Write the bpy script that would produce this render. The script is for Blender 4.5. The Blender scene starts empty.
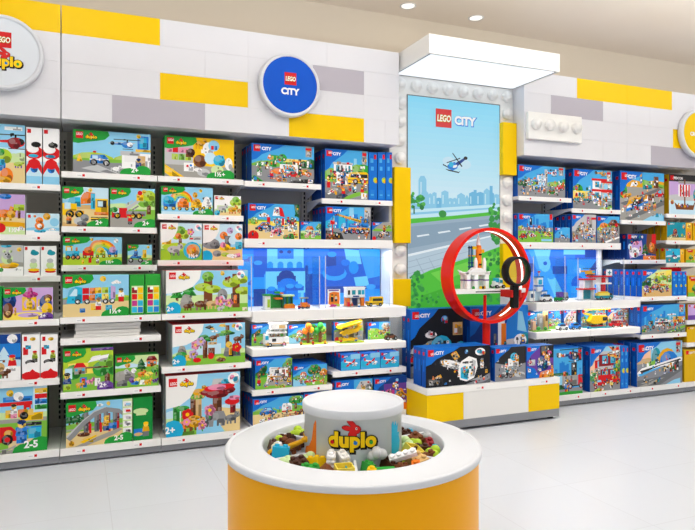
import bpy, math, random
from mathutils import Vector, Matrix
random.seed(7)
SC = bpy.context.scene
COL = SC.collection
# ---------------------------------------------------------------- camera geometry (metres, wall along X, camera at the origin)
F, CX, HY, H = 634.0, 347.5, 258.5, 1.332
YAW = math.radians(22.9); SN, CS = math.sin(YAW), math.cos(YAW)
YU, YL, YF, YT, YB = 4.72, 4.48, 4.64, 4.80, 5.12
def at(px, py, Y):
    r = (px-CX)/F; zc = Y/(CS-SN*r)
    return zc*(SN+CS*r), H+(HY-py)*zc/F
def ax(px, Y): return at(px, 0, Y)[0]
def az(px, py, Y): return at(px, py, Y)[1]
def floor_pt(px, py, z=0.0):
    zc = F*(H-z)/(py-HY); r = (px-CX)/F
    return zc*(SN+CS*r), zc*(CS-SN*r)
# ---------------------------------------------------------------- materials
PAL = dict(white='F4F4F2', paper='ECEBE8', black='141414', dark='2B2A2C', grey='8E9094', lgrey='C4C6C8', mgrey='6E7175', fgrey='B9B4BE', stone='A3A19B',
 red='D8161C', dred='8E1A22', orange='F07E1A', yellow='F6C700', gold='E8A90C', lemon='F7E25A', lime='B4D334', green='2FA23A', dgreen='1C6B33', grass='7FBF3F', pale='CFE8A8',
 sky='8FD0F0', lsky='C9E8F7', cyan='28B6DE', teal='1794A8', blue='0C63BE', rblue='1E7FD8', navy='0A3C86', dnavy='0A2350', mid='12408E', purple='6B3FA0', lilac='C9A7DC', pink='F08CB4', magenta='C7378C',
 brown='7A4423', dbrown='4A2818', tan='D9B273', sand='E8CF92', cream='F3E7C8', skin='F7CE46', road='9A9CA0', space='17181F', moon='8B8E96', peach='F6C9A4', shelf='EFEEEC', rail='F6F5F3',
 cargreen='0E8C3A', bwhite='FAFAFA', boxblue='0C70D4', boxside='0B52B0', boxdeep='0B2F74', kick='8D9096', panel='D0CAC0', brickyellow='F7CB00', tableyellow='FFB200', rim='DEE1E6', drum='DEE4EB',
 ringred='EC1E10', clip='C8201C', mblack='17181A', creator='E2B400', cyello='C99C08', rabbit='DE1F1F', letter='FFD400', rblue2='0557CE', csky='48AEE8', ageg='22A03C', agec='19AEDD', agel='A6CC2E', logow='F6F6F4', g1='0A78EE', g2='0A5CD8', g3='2CA0F8', g4='6ACDF8', g5='0A40A8', g6='143A9A', g7='0A92F4')
MATS = {}
def lin(h):
    o = []
    for i in (0, 2, 4):
        c = int(h[i:i+2], 16)/255
        o.append(c/12.92 if c <= .04045 else ((c+.055)/1.055)**2.4)
    return (*o, 1)
ROUGH = dict(mblack=.3, ringred=.28, brickyellow=.35, tableyellow=.35, rim=.35, drum=.4, shelf=.45, rail=.4, kick=.4, panel=.6)
def M(name):
    if name in MATS: return MATS[name]
    m = bpy.data.materials.new(name); m.use_nodes = True
    b = m.node_tree.nodes['Principled BSDF']; c = lin(PAL[name.split('-')[0]])
    if name.endswith('-d'): c = (c[0]*.42, c[1]*.42, c[2]*.44, 1)         # a darker printed ink
    if name.endswith('-l'): c = (c[0]*.78+.13, c[1]*.78+.13, c[2]*.78+.13, 1) # a paler printed ink
    b.inputs['Base Color'].default_value = c
    b.inputs['Roughness'].default_value = ROUGH.get(name, .42)
    b.inputs['Specular IOR Level'].default_value = .15 if name in ('brickyellow', 'tableyellow', 'rblue2') else .22
    MATS[name] = m; return m
def glow(name, hexc, strength, base=None):
    m = bpy.data.materials.new(name); m.use_nodes = True
    b = m.node_tree.nodes['Principled BSDF']
    b.inputs['Base Color'].default_value = lin(base or hexc)
    b.inputs['Roughness'].default_value = .35
    b.inputs['Emission Color'].default_value = lin(hexc); b.inputs['Emission Strength'].default_value = strength
    MATS[name] = m; return m
def screen_mats(tag, strength, names):                      # a backlit print: the same colours, lit from behind
    for n in names: glow(tag+n, PAL[n], strength)
def noisy(name, hexa, hexb, scale, rough, spec=.4, bump=0):
    m = bpy.data.materials.new(name); m.use_nodes = True; nt = m.node_tree; N = nt.nodes
    b = N['Principled BSDF']; tc = N.new('ShaderNodeTexCoord'); nz = N.new('ShaderNodeTexNoise'); mx = N.new('ShaderNodeMix')
    mx.data_type = 'RGBA'; nz.inputs['Scale'].default_value = scale; nz.inputs['Detail'].default_value = 4
    nt.links.new(tc.outputs['Object'], nz.inputs['Vector']); nt.links.new(nz.outputs['Fac'], mx.inputs['Factor'])
    mx.inputs['A'].default_value = lin(hexa); mx.inputs['B'].default_value = lin(hexb)
    nt.links.new(mx.outputs['Result'], b.inputs['Base Color'])
    b.inputs['Roughness'].default_value = rough; b.inputs['Specular IOR Level'].default_value = spec
    MATS[name] = m; return m
def floor_mat():
    m = bpy.data.materials.new('floor_tile'); m.use_nodes = True; nt = m.node_tree; N = nt.nodes; L = nt.links.new
    b = N['Principled BSDF']; tc = N.new('ShaderNodeTexCoord'); mp = N.new('ShaderNodeMapping'); br = N.new('ShaderNodeTexBrick')
    mp.inputs['Location'].default_value = (-.15, -4.187, 0)
    L(tc.outputs['Object'], mp.inputs['Vector']); L(mp.outputs['Vector'], br.inputs['Vector'])
    br.offset = 0; br.squash = 1
    br.inputs['Color1'].default_value = lin('D9DEE6'); br.inputs['Color2'].default_value = lin('D7DCE4'); br.inputs['Mortar'].default_value = lin('CCD0D7')
    br.inputs['Scale'].default_value = 1; br.inputs['Mortar Size'].default_value = .0022; br.inputs['Mortar Smooth'].default_value = .2
    br.inputs['Brick Width'].default_value = .622; br.inputs['Row Height'].default_value = .622
    L(br.outputs['Color'], b.inputs['Base Color'])
    b.inputs['Roughness'].default_value = .3; b.inputs['Specular IOR Level'].default_value = .35
    MATS['floor_tile'] = m
def acrylic():
    m = bpy.data.materials.new('acrylic'); m.use_nodes = True; nt = m.node_tree; N = nt.nodes; L = nt.links.new
    out = N['Material Output']; N.remove(N['Principled BSDF'])
    t = N.new('ShaderNodeBsdfTransparent'); t.inputs['Color'].default_value = (.965, .975, .98, 1)
    g = N.new('ShaderNodeBsdfGlossy'); g.inputs['Roughness'].default_value = .05
    fr = N.new('ShaderNodeMath'); lw = N.new('ShaderNodeLayerWeight'); lw.inputs['Blend'].default_value = .25; fr.operation = 'MULTIPLY_ADD'; fr.inputs[1].default_value = .1; fr.inputs[2].default_value = .015; L(lw.outputs['Facing'], fr.inputs[0])
    mx = N.new('ShaderNodeMixShader'); L(fr.outputs[0], mx.inputs['Fac']); L(t.outputs['BSDF'], mx.inputs[1]); L(g.outputs['BSDF'], mx.inputs[2])
    L(mx.outputs['Shader'], out.inputs['Surface']); MATS['acrylic'] = m
def acrylic_edge():
    m = bpy.data.materials.new('acrylic_edge'); m.use_nodes = True; nt = m.node_tree; N = nt.nodes; L = nt.links.new
    t = N.new('ShaderNodeBsdfTransparent'); mx = N.new('ShaderNodeMixShader'); mx.inputs['Fac'].default_value = .45
    b = N['Principled BSDF']; b.inputs['Base Color'].default_value = (.9, .92, .95, 1); b.inputs['Roughness'].default_value = .3
    L(t.outputs['BSDF'], mx.inputs[1]); L(b.outputs['BSDF'], mx.inputs[2]); L(mx.outputs['Shader'], N['Material Output'].inputs['Surface']); MATS['acrylic_edge'] = m
def lens():
    m = bpy.data.materials.new('lens_glass'); m.use_nodes = True; nt = m.node_tree; N = nt.nodes; L = nt.links.new
    out = N['Material Output']; N.remove(N['Principled BSDF'])
    t = N.new('ShaderNodeBsdfTransparent'); t.inputs['Color'].default_value = (.9, .95, .92, 1)
    g = N.new('ShaderNodeBsdfGlossy'); g.inputs['Roughness'].default_value = .03
    mx = N.new('ShaderNodeMixShader'); mx.inputs['Fac'].default_value = .12; L(t.outputs['BSDF'], mx.inputs[1]); L(g.outputs['BSDF'], mx.inputs[2])
    L(mx.outputs['Shader'], out.inputs['Surface']); MATS['lens_glass'] = m
floor_mat(); acrylic(); acrylic_edge(); lens()
noisy('ceiling_paint', 'F0E5D8', 'ECE0D2', 2.0, .6, .3)
noisy('upper_wall_paint', 'E2D6C3', 'DED1BD', 2.0, .5, .35)
noisy('fascia_white', 'E3E3E8', 'E0E0E5', 3.0, .4, .35)
noisy('tower_white', 'F3F2EF', 'EFEEEA', 3.0, .38, .4)
noisy('back_panel', 'CDC6BB', 'C8C0B5', 6.0, .6, .2)
glow('lightbox', 'EAF4FF', .72, 'FFFFFF'); glow('downlight', 'FFF4E2', 1.3, 'FFFFFF'); glow('led_strip', 'FFF6EE', 3.0, 'FFFFFF')
# ---------------------------------------------------------------- mesh builder
class MB:
    def __init__(s): s.v = []; s.f = []; s.m = []; s.smooth = []
    def face(s, pts, c, sm=False):
        i = len(s.v); s.v += [tuple(p) for p in pts]; s.f.append(tuple(range(i, i+len(pts)))); s.m.append(c); s.smooth.append(sm)
    def grid(s, rows, c, closed=True, sm=True):
        i = len(s.v); n = len(rows[0])
        for r in rows: s.v += [tuple(p) for p in r]
        for a in range(len(rows)-1):
            for b in range(n if closed else n-1):
                b2 = (b+1) % n
                s.f.append((i+a*n+b, i+a*n+b2, i+(a+1)*n+b2, i+(a+1)*n+b)); s.m.append(c); s.smooth.append(sm)
    def box(s, x0, x1, y0, y1, z0, z1, c, cf=None, ct=None, cl=None, T=None):
        p = [(x0,y0,z0),(x1,y0,z0),(x1,y1,z0),(x0,y1,z0),(x0,y0,z1),(x1,y0,z1),(x1,y1,z1),(x0,y1,z1)]
        if T is not None: p = [tuple(T @ Vector(q)) for q in p]
        i = len(s.v); s.v += p
        for q, cc in (((0,1,5,4), cf or c), ((1,2,6,5), c), ((2,3,7,6), c), ((3,0,4,7), cl or c), ((4,5,6,7), ct or c), ((3,2,1,0), c)):
            s.f.append(tuple(i+k for k in q)); s.m.append(cc); s.smooth.append(False)
    def bbox(s, x0, x1, y0, y1, z0, z1, c, b=.004, T=None):     # chamfered box
        def ring(z, d): return [(x0+d,y0+b,z),(x0+b,y0+d,z),(x1-b,y0+d,z),(x1-d,y0+b,z),(x1-d,y1-b,z),(x1-b,y1-d,z),(x0+b,y1-d,z),(x0+d,y1-b,z)]
        rows = [ring(z0, b*.8), ring(z0+b, 0), ring(z1-b, 0), ring(z1, b*.8)]
        if T is not None: rows = [[tuple(T @ Vector(q)) for q in r] for r in rows]
        s.grid(rows, c, True, False); s.face(rows[0][::-1], c); s.face(rows[-1], c)
    def lathe(s, prof, c, n=32, o=(0,0,0), T=None, a0=0, a1=None, caps=True):
        rows = []; full = a1 is None; k = n if full else n+1
        for r, z in prof:
            row = []
            for i in range(k):
                a = a0+(2*math.pi if full else (a1-a0))*i/n
                q = Vector((o[0]+r*math.cos(a), o[1]+r*math.sin(a), o[2]+z))
                row.append(tuple(T @ q) if T is not None else tuple(q))
            rows.append(row)
        s.grid(rows, c, full, True)
        if caps and full:
            if prof[0][0] > 1e-5: s.face(rows[0][::-1], c)
            if prof[-1][0] > 1e-5: s.face(rows[-1], c)
    def cyl(s, p, q, r, c, n=12, r2=None):
        p, q = Vector(p), Vector(q); d = q-p; T = Matrix.Translation(p) @ d.to_track_quat('Z', 'Y').to_matrix().to_4x4()
        s.lathe([(r, 0), (r if r2 is None else r2, d.length)], c, n, T=T)
    def ball(s, o, r, c, n=12, k=7, sc=(1,1,1), T=None):
        prof = [(max(1e-6, math.sin(math.pi*i/k))*1.0, -math.cos(math.pi*i/k)) for i in range(k+1)]
        X = Matrix.Translation(Vector(o)) @ Matrix.Diagonal((r*sc[0], r*sc[1], r*sc[2], 1))
        if T is not None: X = T @ X
        s.lathe(prof, c, n, T=X, caps=False)
    def prism(s, pts, y0, y1, c, axis='y', T=None):           # pts (x,z) outline pushed along y
        n = len(pts); mk = (lambda p, y: (p[0], y, p[1])) if axis == 'y' else ((lambda p, y: (y, p[0], p[1])) if axis == 'x' else (lambda p, y: (p[0], p[1], y)))
        A = [mk(p, y0) for p in pts]; B = [mk(p, y1) for p in pts]
        if T is not None: A = [tuple(T @ Vector(q)) for q in A]; B = [tuple(T @ Vector(q)) for q in B]
        s.face(A, c); s.face(B[::-1], c)
        for i in range(n):
            j = (i+1) % n; s.face([A[i], B[i], B[j], A[j]], c)
    def brick(s, x, y, z, nx, ny, h, c, p=.016, T=None, n=8): # studded toy brick, (x,y,z) its low corner
        s.box(x, x+nx*p, y, y+ny*p, z, z+h, c, T=T)
        for i in range(nx):
            for j in range(ny):
                s.lathe([(p*.3, 0), (p*.3, p*.22), (0, p*.22)], c, n, o=(x+(i+.5)*p, y+(j+.5)*p, z+h), T=T, caps=False)
    def build(s, name, parent=None, loc=(0,0,0), rot=None, tri=False):
        me = bpy.data.meshes.new(name); me.from_pydata(s.v, [], s.f)
        names = []
        for c in s.m:
            if c not in names: names.append(c)
        for c in names: me.materials.append(M(c) if c not in MATS else MATS[c])
        ix = {c: i for i, c in enumerate(names)}
        for p, c, sm in zip(me.polygons, s.m, s.smooth): p.material_index = ix[c]; p.use_smooth = sm
        me.update()
        o = bpy.data.objects.new(name, me); COL.objects.link(o)
        o.location = loc
        if rot: o.rotation_euler = rot
        if parent: o.parent = parent
        return o
def tag(o, label=None, cat=None, group=None, kind=None):
    if label: o['label'] = label
    if cat: o['category'] = cat
    if group: o['group'] = group
    if kind: o['kind'] = kind
    return o
def thing(name, label, cat, loc=(0,0,0), rz=0, group=None):
    o = bpy.data.objects.new(name, None); COL.objects.link(o); o.location = loc; o.rotation_euler = (0,0,rz); o.empty_display_size = .05
    return tag(o, label, cat, group)
def struct(mb, name): return tag(mb.build(name), kind='structure')
KIDS = {}
def child(o, p):
    o.parent = p; KIDS.setdefault(p.name, []).append(o); return o
def dup(root, loc, label, group=None):
    c = root.copy(); COL.objects.link(c); c.location = loc; c['label'] = label
    if group: c['group'] = group
    for k in KIDS.get(root.name, []):
        d = k.copy(); COL.objects.link(d); d.parent = c
    return c
# ---------------------------------------------------------------- lettering
TXT = {}
def text_geo(body, off=0.0, space=1.0):
    key = (body, off, space)
    if key in TXT: return TXT[key]
    cu = bpy.data.curves.new('lettering', 'FONT'); cu.body = body; cu.offset = off; cu.space_character = space; cu.resolution_u = 3
    o = bpy.data.objects.new('lettering', cu); COL.objects.link(o)
    dg = bpy.context.evaluated_depsgraph_get(); dg.update()
    me = bpy.data.meshes.new_from_object(o.evaluated_get(dg))
    vs = [(v.co.x, v.co.y) for v in me.vertices]; fs = [tuple(p.vertices) for p in me.polygons]
    bpy.data.objects.remove(o); bpy.data.curves.remove(cu); bpy.data.meshes.remove(me)
    TXT[key] = (vs, fs); return TXT[key]
def put_text(mb, body, x, z, h, c, y=0.0, off=.02, space=1.0, ref=None, warp=None, dx=0, dz=0, sx=1.0, slant=0):
    """lettering centred on x, resting on z, h tall; ref = offset of the plain letters so that outlines share one layout"""
    ro = ref if ref is not None else off
    bv, _ = text_geo(body, ro, space)
    x0 = min(p[0] for p in bv); x1 = max(p[0] for p in bv); z0 = min(p[1] for p in bv); z1 = max(p[1] for p in bv); k = h/(z1-z0)
    for j, ch in enumerate(body):                                # letter by letter, so that fat outlines never cancel out
        if ch == ' ': continue
        end = max(p[0] for p in text_geo(body[:j+1], ro, space)[0]); own = max(p[0] for p in text_geo(ch, ro, space)[0])
        vs, fs = text_geo(ch, off, space); i = len(mb.v)
        for px, pz in vs:
            q = (x+dx+((px+end-own-(x0+x1)/2)+slant*(pz-z0))*k*sx, y-j*.00002, z+dz+(pz-z0)*k)
            mb.v.append(warp(q) if warp else q)
        for f in fs: mb.f.append(tuple(i+a for a in f)); mb.m.append(c); mb.smooth.append(False)
    return (x1-x0)*k*sx
def disc(mb, x, z, rx, rz, c, y=0.0, n=14, warp=None, rot=0):
    P = []
    for i in range(n):
        a = 2*math.pi*i/n; p, q = rx*math.cos(a), rz*math.sin(a)
        P.append((x+p*math.cos(rot)-q*math.sin(rot), y, z+p*math.sin(rot)+q*math.cos(rot)))
    mb.face([warp(p) for p in P] if warp else P, c)
def badge_mb(mb, x, z, k, y=0.0, warp=None, fancy=True, pre=''):   # red square brand badge, k wide, lower-left at x,z
    e = k*.012
    P = [(x,y,z),(x+k,y,z),(x+k,y,z+k),(x,y,z+k)]
    mb.face([warp(p) for p in P] if warp else P, pre+'red')
    if fancy:
        put_text(mb, 'LEGO', x+k/2, z+k*.31, k*.36, pre+'black', y-e, off=.09, ref=.02, warp=warp, sx=.7, slant=.12)
        put_text(mb, 'LEGO', x+k/2, z+k*.31, k*.36, pre+'letter', y-2*e, off=.06, ref=.02, warp=warp, sx=.7, slant=.12)
    put_text(mb, 'LEGO', x+k/2, z+k*.31, k*.36, pre+'bwhite', y-3*e, off=.02, ref=.02, warp=warp, sx=.7, slant=.12)
def duplo_mb(mb, x, z, h, y=0.0, warp=None, step=.0004):           # yellow wordmark with dark outline, coloured dots and the red rabbit above
    bv, _ = text_geo('duplo', .05, 1.08); w = (max(p[0] for p in bv)-min(p[0] for p in bv))*h/(max(p[1] for p in bv)-min(p[1] for p in bv))
    bx, bz = x+.0*w, z+h*.74
    for cc, g, yy in (('dred', h*.03, y), ('rabbit', 0, y-step)):
        disc(mb, bx, bz+h*.1, h*.2+g, h*.22+g, cc, yy, warp=warp)
        disc(mb, bx+h*.12, bz+h*.38, h*.29+g, h*.22+g, cc, yy-step*.2, warp=warp)
        disc(mb, bx-h*.26, bz+h*.44, h*.26+g, h*.11+g, cc, yy-step*.4, warp=warp, rot=-.15)
        disc(mb, bx-h*.04, bz+h*.68, h*.28+g, h*.11+g, cc, yy-step*.6, warp=warp, rot=-.7)
    disc(mb, bx+h*.2, bz+h*.43, h*.05, h*.06, 'bwhite', y-2*step, warp=warp); disc(mb, bx+h*.21, bz+h*.43, h*.03, h*.035, 'black', y-2.4*step, warp=warp)
    W = lambda *a, **k: put_text(mb, 'duplo', x, z, h, *a, warp=warp, ref=.05, space=1.08, **k)
    W('black', y=y-2.6*step, off=.12, dx=h*.05, dz=-h*.05); W('black', y=y-3*step, off=.1); W('letter', y=y-4*step, off=.055)
    for u, c in ((-.42, 'red'), (.06, 'rblue'), (.385, 'green')): disc(mb, x+u*w, z+h*.46, h*.1, h*.1, c, y-5*step, warp=warp)
def mesh_of(fn):
    mb = MB(); fn(mb); o = mb.build('proto'); me = o.data; bpy.data.objects.remove(o); return me
def unit_part(name, me, parent, x, y, z, k):
    o = bpy.data.objects.new(name, me); COL.objects.link(o); o.location = (x, y, z); o.scale = (k, 1, k); return child(o, parent)
ME_BADGE = mesh_of(lambda mb: badge_mb(mb, 0, 0, 1, 0, fancy=False)); ME_BADGE.name = 'logo_badge'
ME_CITY = mesh_of(lambda mb: put_text(mb, 'CiTY', 1.55, 0, 1, 'bwhite', 0, off=.045)); ME_CITY.name = 'city_lettering'
ME_DUPLO = mesh_of(lambda mb: duplo_mb(mb, 1.5, 0, 1, 0)); ME_DUPLO.name = 'duplo_lettering'
ME_CREATOR = mesh_of(lambda mb: put_text(mb, 'CREATOR', 2.0, 0, 1, 'bwhite', 0, off=.03)); ME_CREATOR.name = 'creator_lettering'
ME_AGE = {}
def age_mesh(t):
    if t not in ME_AGE: ME_AGE[t] = mesh_of(lambda mb: put_text(mb, t, 0, 0, 1, 'bwhite', 0, off=.035)); ME_AGE[t].name = 'age_lettering'
    return ME_AGE[t]
# ---------------------------------------------------------------- printed cover pictures (u across, v up, both 0..1)
def clip(P):
    for ax_, lim, sg in ((0,0,1),(0,1,-1),(1,0,1),(1,1,-1)):
        out = []
        for i in range(len(P)):
            a, b = P[i-1], P[i]; da, db = (a[ax_]-lim)*sg, (b[ax_]-lim)*sg
            if (da >= 0) != (db >= 0):
                t = da/(da-db); out.append((a[0]+(b[0]-a[0])*t, a[1]+(b[1]-a[1])*t))
            if db >= 0: out.append(b)
        P = out
        if len(P) < 3: return []
    return P
FLATC = {'sky', 'lsky', 'boxblue', 'ageg', 'agec', 'agel', 'logow', 'red'}
class Art:
    def __init__(s, w, h, fine=0, busy=1): s.a = w/h; s.S = []; s.fine = fine; s.busy = busy; s.rn = random.Random(fine)
    def P(s, c, *pts):
        q = clip(list(pts))
        if not q: return
        s.S.append((c, q))
        if not s.fine or c in FLATC: return
        x0, x1, y0, y1 = min(p[0] for p in q), max(p[0] for p in q), min(p[1] for p in q), max(p[1] for p in q)
        w, h = (x1-x0)*s.a, y1-y0
        if w*h < .004 or w > .62*s.a or h > .6: return
        cx, cy = sum(p[0] for p in q)/len(q), sum(p[1] for p in q)/len(q); rn = s.rn
        for dx, dy, k, t in ((-.16, .18, .5, '-l'), (.2, -.2, .46, '-d')):
            s.S.append((c+t, [(cx+(p[0]-cx)*k+dx*(x1-x0), cy+(p[1]-cy)*k+dy*h) for p in q]))
        for i in range(min(9, 3+int(w*h*160)) if s.busy else 2):
            a, b = rn.uniform(-.3, .3)*(x1-x0), rn.uniform(-.34, .34)*h; u, v = rn.uniform(.012, .03)/s.a, rn.uniform(.012, .034)
            px, py = cx+a, cy+b
            s.S.append((rn.choice((c+'-d', c+'-l', c+'-d', 'dark', 'bwhite', 'gold', 'red', 'mgrey') if s.busy else (c+'-d', c+'-l')), clip([(px-u,py-v),(px+u,py-v),(px+u,py+v),(px-u,py+v)]) or [(0,0),(.01,0),(0,.01)]))
    def R(s, c, x0, y0, x1, y1): s.P(c, (x0,y0),(x1,y0),(x1,y1),(x0,y1))
    def E(s, c, x, y, rx, ry=None, n=12):                       # radii in heights
        ry = ry or rx; s.P(c, *[(x+rx*math.cos(2*math.pi*i/n)/s.a, y+ry*math.sin(2*math.pi*i/n)) for i in range(n)])
    def Q(s, c, x, y, k, *pts): s.P(c, *[(x+p*k/s.a, y+q*k) for p, q in pts])   # outline in units of k about x,y
    def r(s, c, x, y, k, a, b, d, e): s.Q(c, x, y, k, (a,b),(d,b),(d,e),(a,e))
    def e(s, c, x, y, k, a, b, r1, r2=None): s.E(c, x+a*k/s.a, y+b*k, r1*k, (r2 or r1)*k)
    def bg(s, sky, ground, hz=.45, hill=None):
        s.R(sky, 0, 0, 1, 1)
        if hill: s.E(hill, .25, hz-.05, .5, .2); s.E(hill, .8, hz-.06, .55, .22)
        s.R(ground, 0, 0, 1, hz)
    def cloud(s, x, y, k, c='bwhite'): s.e(c,x,y,k,-.5,0,.4,.25); s.e(c,x,y,k,.1,.15,.5,.35); s.e(c,x,y,k,.6,0,.4,.22)
    def tree(s, x, y, k, c='green', t='brown', c2='grass'): s.r(t,x,y,k,-.1,0,.1,.6); s.e(c,x,y,k,-.25,.65,.3); s.e(c,x,y,k,.25,.7,.32); s.e(c2,x,y,k,0,.95,.33,.28)
    def pine(s, x, y, k, c='dgreen'): s.r('brown',x,y,k,-.07,0,.07,.2); s.Q(c,x,y,k,(-.4,.15),(.4,.15),(0,.7)); s.Q(c,x,y,k,(-.3,.45),(.3,.45),(0,1))
    def bush(s, x, y, k, c='green'): s.e(c,x,y,k,-.3,.15,.3,.25); s.e(c,x,y,k,.2,.2,.4,.35)
    def flower(s, x, y, k, c='pink'):
        s.r('green',x,y,k,-.06,0,.06,.5)
        for i in range(5): s.e(c,x,y,k,.25*math.cos(i*1.257),.65+.25*math.sin(i*1.257),.2)
        s.e('yellow',x,y,k,0,.65,.14)
    def house(s, x, y, k, w='cream', f='red', d='brown', wide=1): s.r(w,x,y,k,-.5*wide,0,.5*wide,.7); s.Q(f,x,y,k,(-.6*wide,.65),(.6*wide,.65),(.3*wide,1.1),(-.3*wide,1.1)); s.r(d,x,y,k,-.12,0,.12,.38); s.r('cyan',x,y,k,-.42*wide,.3,-.2*wide,.52); s.r('cyan',x,y,k,.2*wide,.3,.42*wide,.52)
    def wheel(s, x, y, k, a, r=.17, h='lgrey'): s.e('black',x,y,k,a,r*.9,r); s.e(h,x,y,k,a,r*.9,r*.5)
    def car(s, x, y, k, c='red', w='cyan', h='lgrey'): s.Q(c,x,y,k,(-.7,.12),(.7,.12),(.72,.36),(.45,.42),(.25,.7),(-.3,.7),(-.45,.42),(-.7,.36)); s.Q(w,x,y,k,(-.3,.43),(.3,.43),(.18,.63),(-.22,.63)); s.wheel(x,y,k,-.42,.17,h); s.wheel(x,y,k,.42,.17,h)
    def truck(s, x, y, k, cab='rblue', body='white', w='cyan', h='lgrey'): s.r(body,x,y,k,-.9,.2,.35,.85); s.Q(cab,x,y,k,(.38,.15),(.95,.15),(.95,.5),(.8,.85),(.38,.85)); s.Q(w,x,y,k,(.55,.5),(.9,.5),(.78,.78),(.55,.78)); s.r('dark',x,y,k,-.9,.14,.95,.22); [s.wheel(x,y,k,q,.18,h) for q in (-.65,-.25,.62)]
    def man(s, x, y, k, c='red', l='mid', hat='dbrown'): s.r(l,x,y,k,-.2,0,.2,.35); s.Q(c,x,y,k,(-.24,.33),(.24,.33),(.18,.68),(-.18,.68)); s.e('skin',x,y,k,0,.8,.16); s.e(hat,x,y,k,0,.9,.17,.1)
    def beast(s, x, y, k, c='tan', c2=None): [s.r(c2 or c,x,y,k,q,0,q+.13,.3) for q in (-.35,-.12,.2)]; s.e(c,x,y,k,-.05,.42,.42,.24); s.e(c,x,y,k,.38,.62,.2); s.e('black',x,y,k,.43,.65,.035); s.e(c2 or c,x,y,k,.3,.8,.07)
    def heli(s, x, y, k, c='rblue', w='cyan', rot='dark'): s.Q(c,x,y,k,(-.9,.42),(-.1,.5),(-.1,.35),(-.85,.36)); s.e(c,x,y,k,.12,.38,.38,.24); s.e(w,x,y,k,.28,.42,.2,.16); s.Q(rot,x,y,k,(-.8,.7),(1,.72),(1,.77),(-.8,.75)); s.r(rot,x,y,k,.06,.55,.14,.75); s.r(rot,x,y,k,-.2,.06,.5,.1); s.e(rot,x,y,k,-.88,.45,.14,.14)
    def plane(s, x, y, k, c='bwhite', w='red'): s.Q(c,x,y,k,(-.9,.5),(.55,.2),(.85,.25),(.7,.42),(-.7,.62)); s.Q(w,x,y,k,(-.25,.45),(.1,.38),(-.5,-.05),(-.75,0)); s.Q(w,x,y,k,(.0,.42),(.3,.36),(.55,.8),(.35,.82)); s.Q(w,x,y,k,(-.95,.5),(-.7,.55),(-.75,.85),(-.98,.85)); s.e('cyan',x,y,k,.35,.36,.16,.08)
    def loco(s, x, y, k, c='rblue', c2='yellow', w='red'): s.r(c,x,y,k,-.5,.2,.4,.6); s.r(c2,x,y,k,-.5,.6,-.05,.95); s.r('lsky',x,y,k,-.4,.6,-.15,.85); s.r(c,x,y,k,-.6,.95,.02,1.05); s.r(w,x,y,k,.15,.6,.28,.85); [s.wheel(x,y,k,q,.16,w) for q in (-.35,0,.3)]
    def wagon(s, x, y, k, c='red', top=None): s.r(c,x,y,k,-.4,.2,.4,.6); s.wheel(x,y,k,-.25,.14,'yellow'); s.wheel(x,y,k,.25,.14,'yellow'); (top and s.e(top,x,y,k,0,.65,.3,.25))
    def blocks(s, x, y, k, cols, n=3):
        for i, c in enumerate(cols): s.r(c,x,y,k,(i%n),(i//n),(i%n)+.92,(i//n)+.9)
    def rainbow(s, x, y, k):
        for r_, c in ((1,'orange'),(.84,'yellow'),(.68,'lime'),(.5,'cyan'),(.34,'lsky')): s.P(c, *[(x+r_*k*math.cos(math.pi*i/12)/s.a, y+r_*k*math.sin(math.pi*i/12)) for i in range(13)])
    def tower(s, x, y, k, w='white', f='dred', win='cyan', st=3):
        for i in range(st): s.r(w,x,y,k,-.3,i*.34,.3,i*.34+.3); s.r(f,x,y,k,-.34,i*.34+.27,.34,i*.34+.34); s.r(win,x,y,k,-.2,i*.34+.06,-.03,i*.34+.24); s.r(win,x,y,k,.05,i*.34+.06,.2,i*.34+.24)
    def skyline(s, y, c='sky', c2='lsky', seed=1):
        rn = random.Random(seed); x = 0
        while x < 1: w = rn.uniform(.04,.1); s.R(c if rn.random() < .5 else c2, x, 0, x+w, y+rn.uniform(0,.25)); x += w*.9
    def rover(s, x, y, k, c='bwhite', w='cyan'): s.r('grey',x,y,k,-.8,.2,.8,.4); s.Q(c,x,y,k,(-.7,.35),(.7,.35),(.6,.6),(.3,.75),(-.5,.7)); s.e(w,x,y,k,.25,.62,.32,.28); [s.wheel(x,y,k,q,.24,'grey') for q in (-.6,0,.6)]
    def bridge(s, x, y, k, c='grey'):
        s.Q(c,x,y,k,(-1.3,0),(-.7,.45),(0,.65),(.7,.6),(1.2,.4),(1.2,.28),(.7,.47),(0,.52),(-.65,.3),(-1.05,0)); [s.r('red',x,y,k,q,-.05,q+.12,.45) for q in (-.5,-.05,.4,.8)]; [s.r('mgrey',x,y,k,q,0,q+.16,.4) for q in (-.25,.2,.6)]
    # --- house styles of the two ranges
    def city(s, d=.0, badge=False, n=38):
        rn = random.Random(s.fine+5); pal = ('dark', 'mgrey', 'bwhite', 'red', 'gold', 'dgreen', 'mid', 'teal', 'lgrey', 'tan', 'dark', 'bwhite', 'rblue', 'orange')
        n = int(n*max(.5, min(1.3, s.a-.2)))
        for i in range(n):                                     # small printed figures, bricks and vehicle details
            x, y, w, h, c = rn.uniform(.05, .95), rn.betavariate(1.7, 2)*.62+.05, rn.uniform(.014, .05)/s.a, rn.uniform(.014, .05), rn.choice(pal)
            s.S.append((c, [(x-w,y-h),(x+w,y-h),(x+w*rn.uniform(.4,1),y+h),(x-w*rn.uniform(.4,1),y+h)])); s.S.append((rn.choice(pal), [(x-w*.5,y-h*.2),(x+w*.4,y-h*.2),(x+w*.4,y+h*.6),(x-w*.5,y+h*.6)]))
        s.P('boxblue', (0,1),(.52,1),(.42,.9),(.3,.82+d),(.16,.72+d),(.08,.6),(0,.55))
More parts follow.
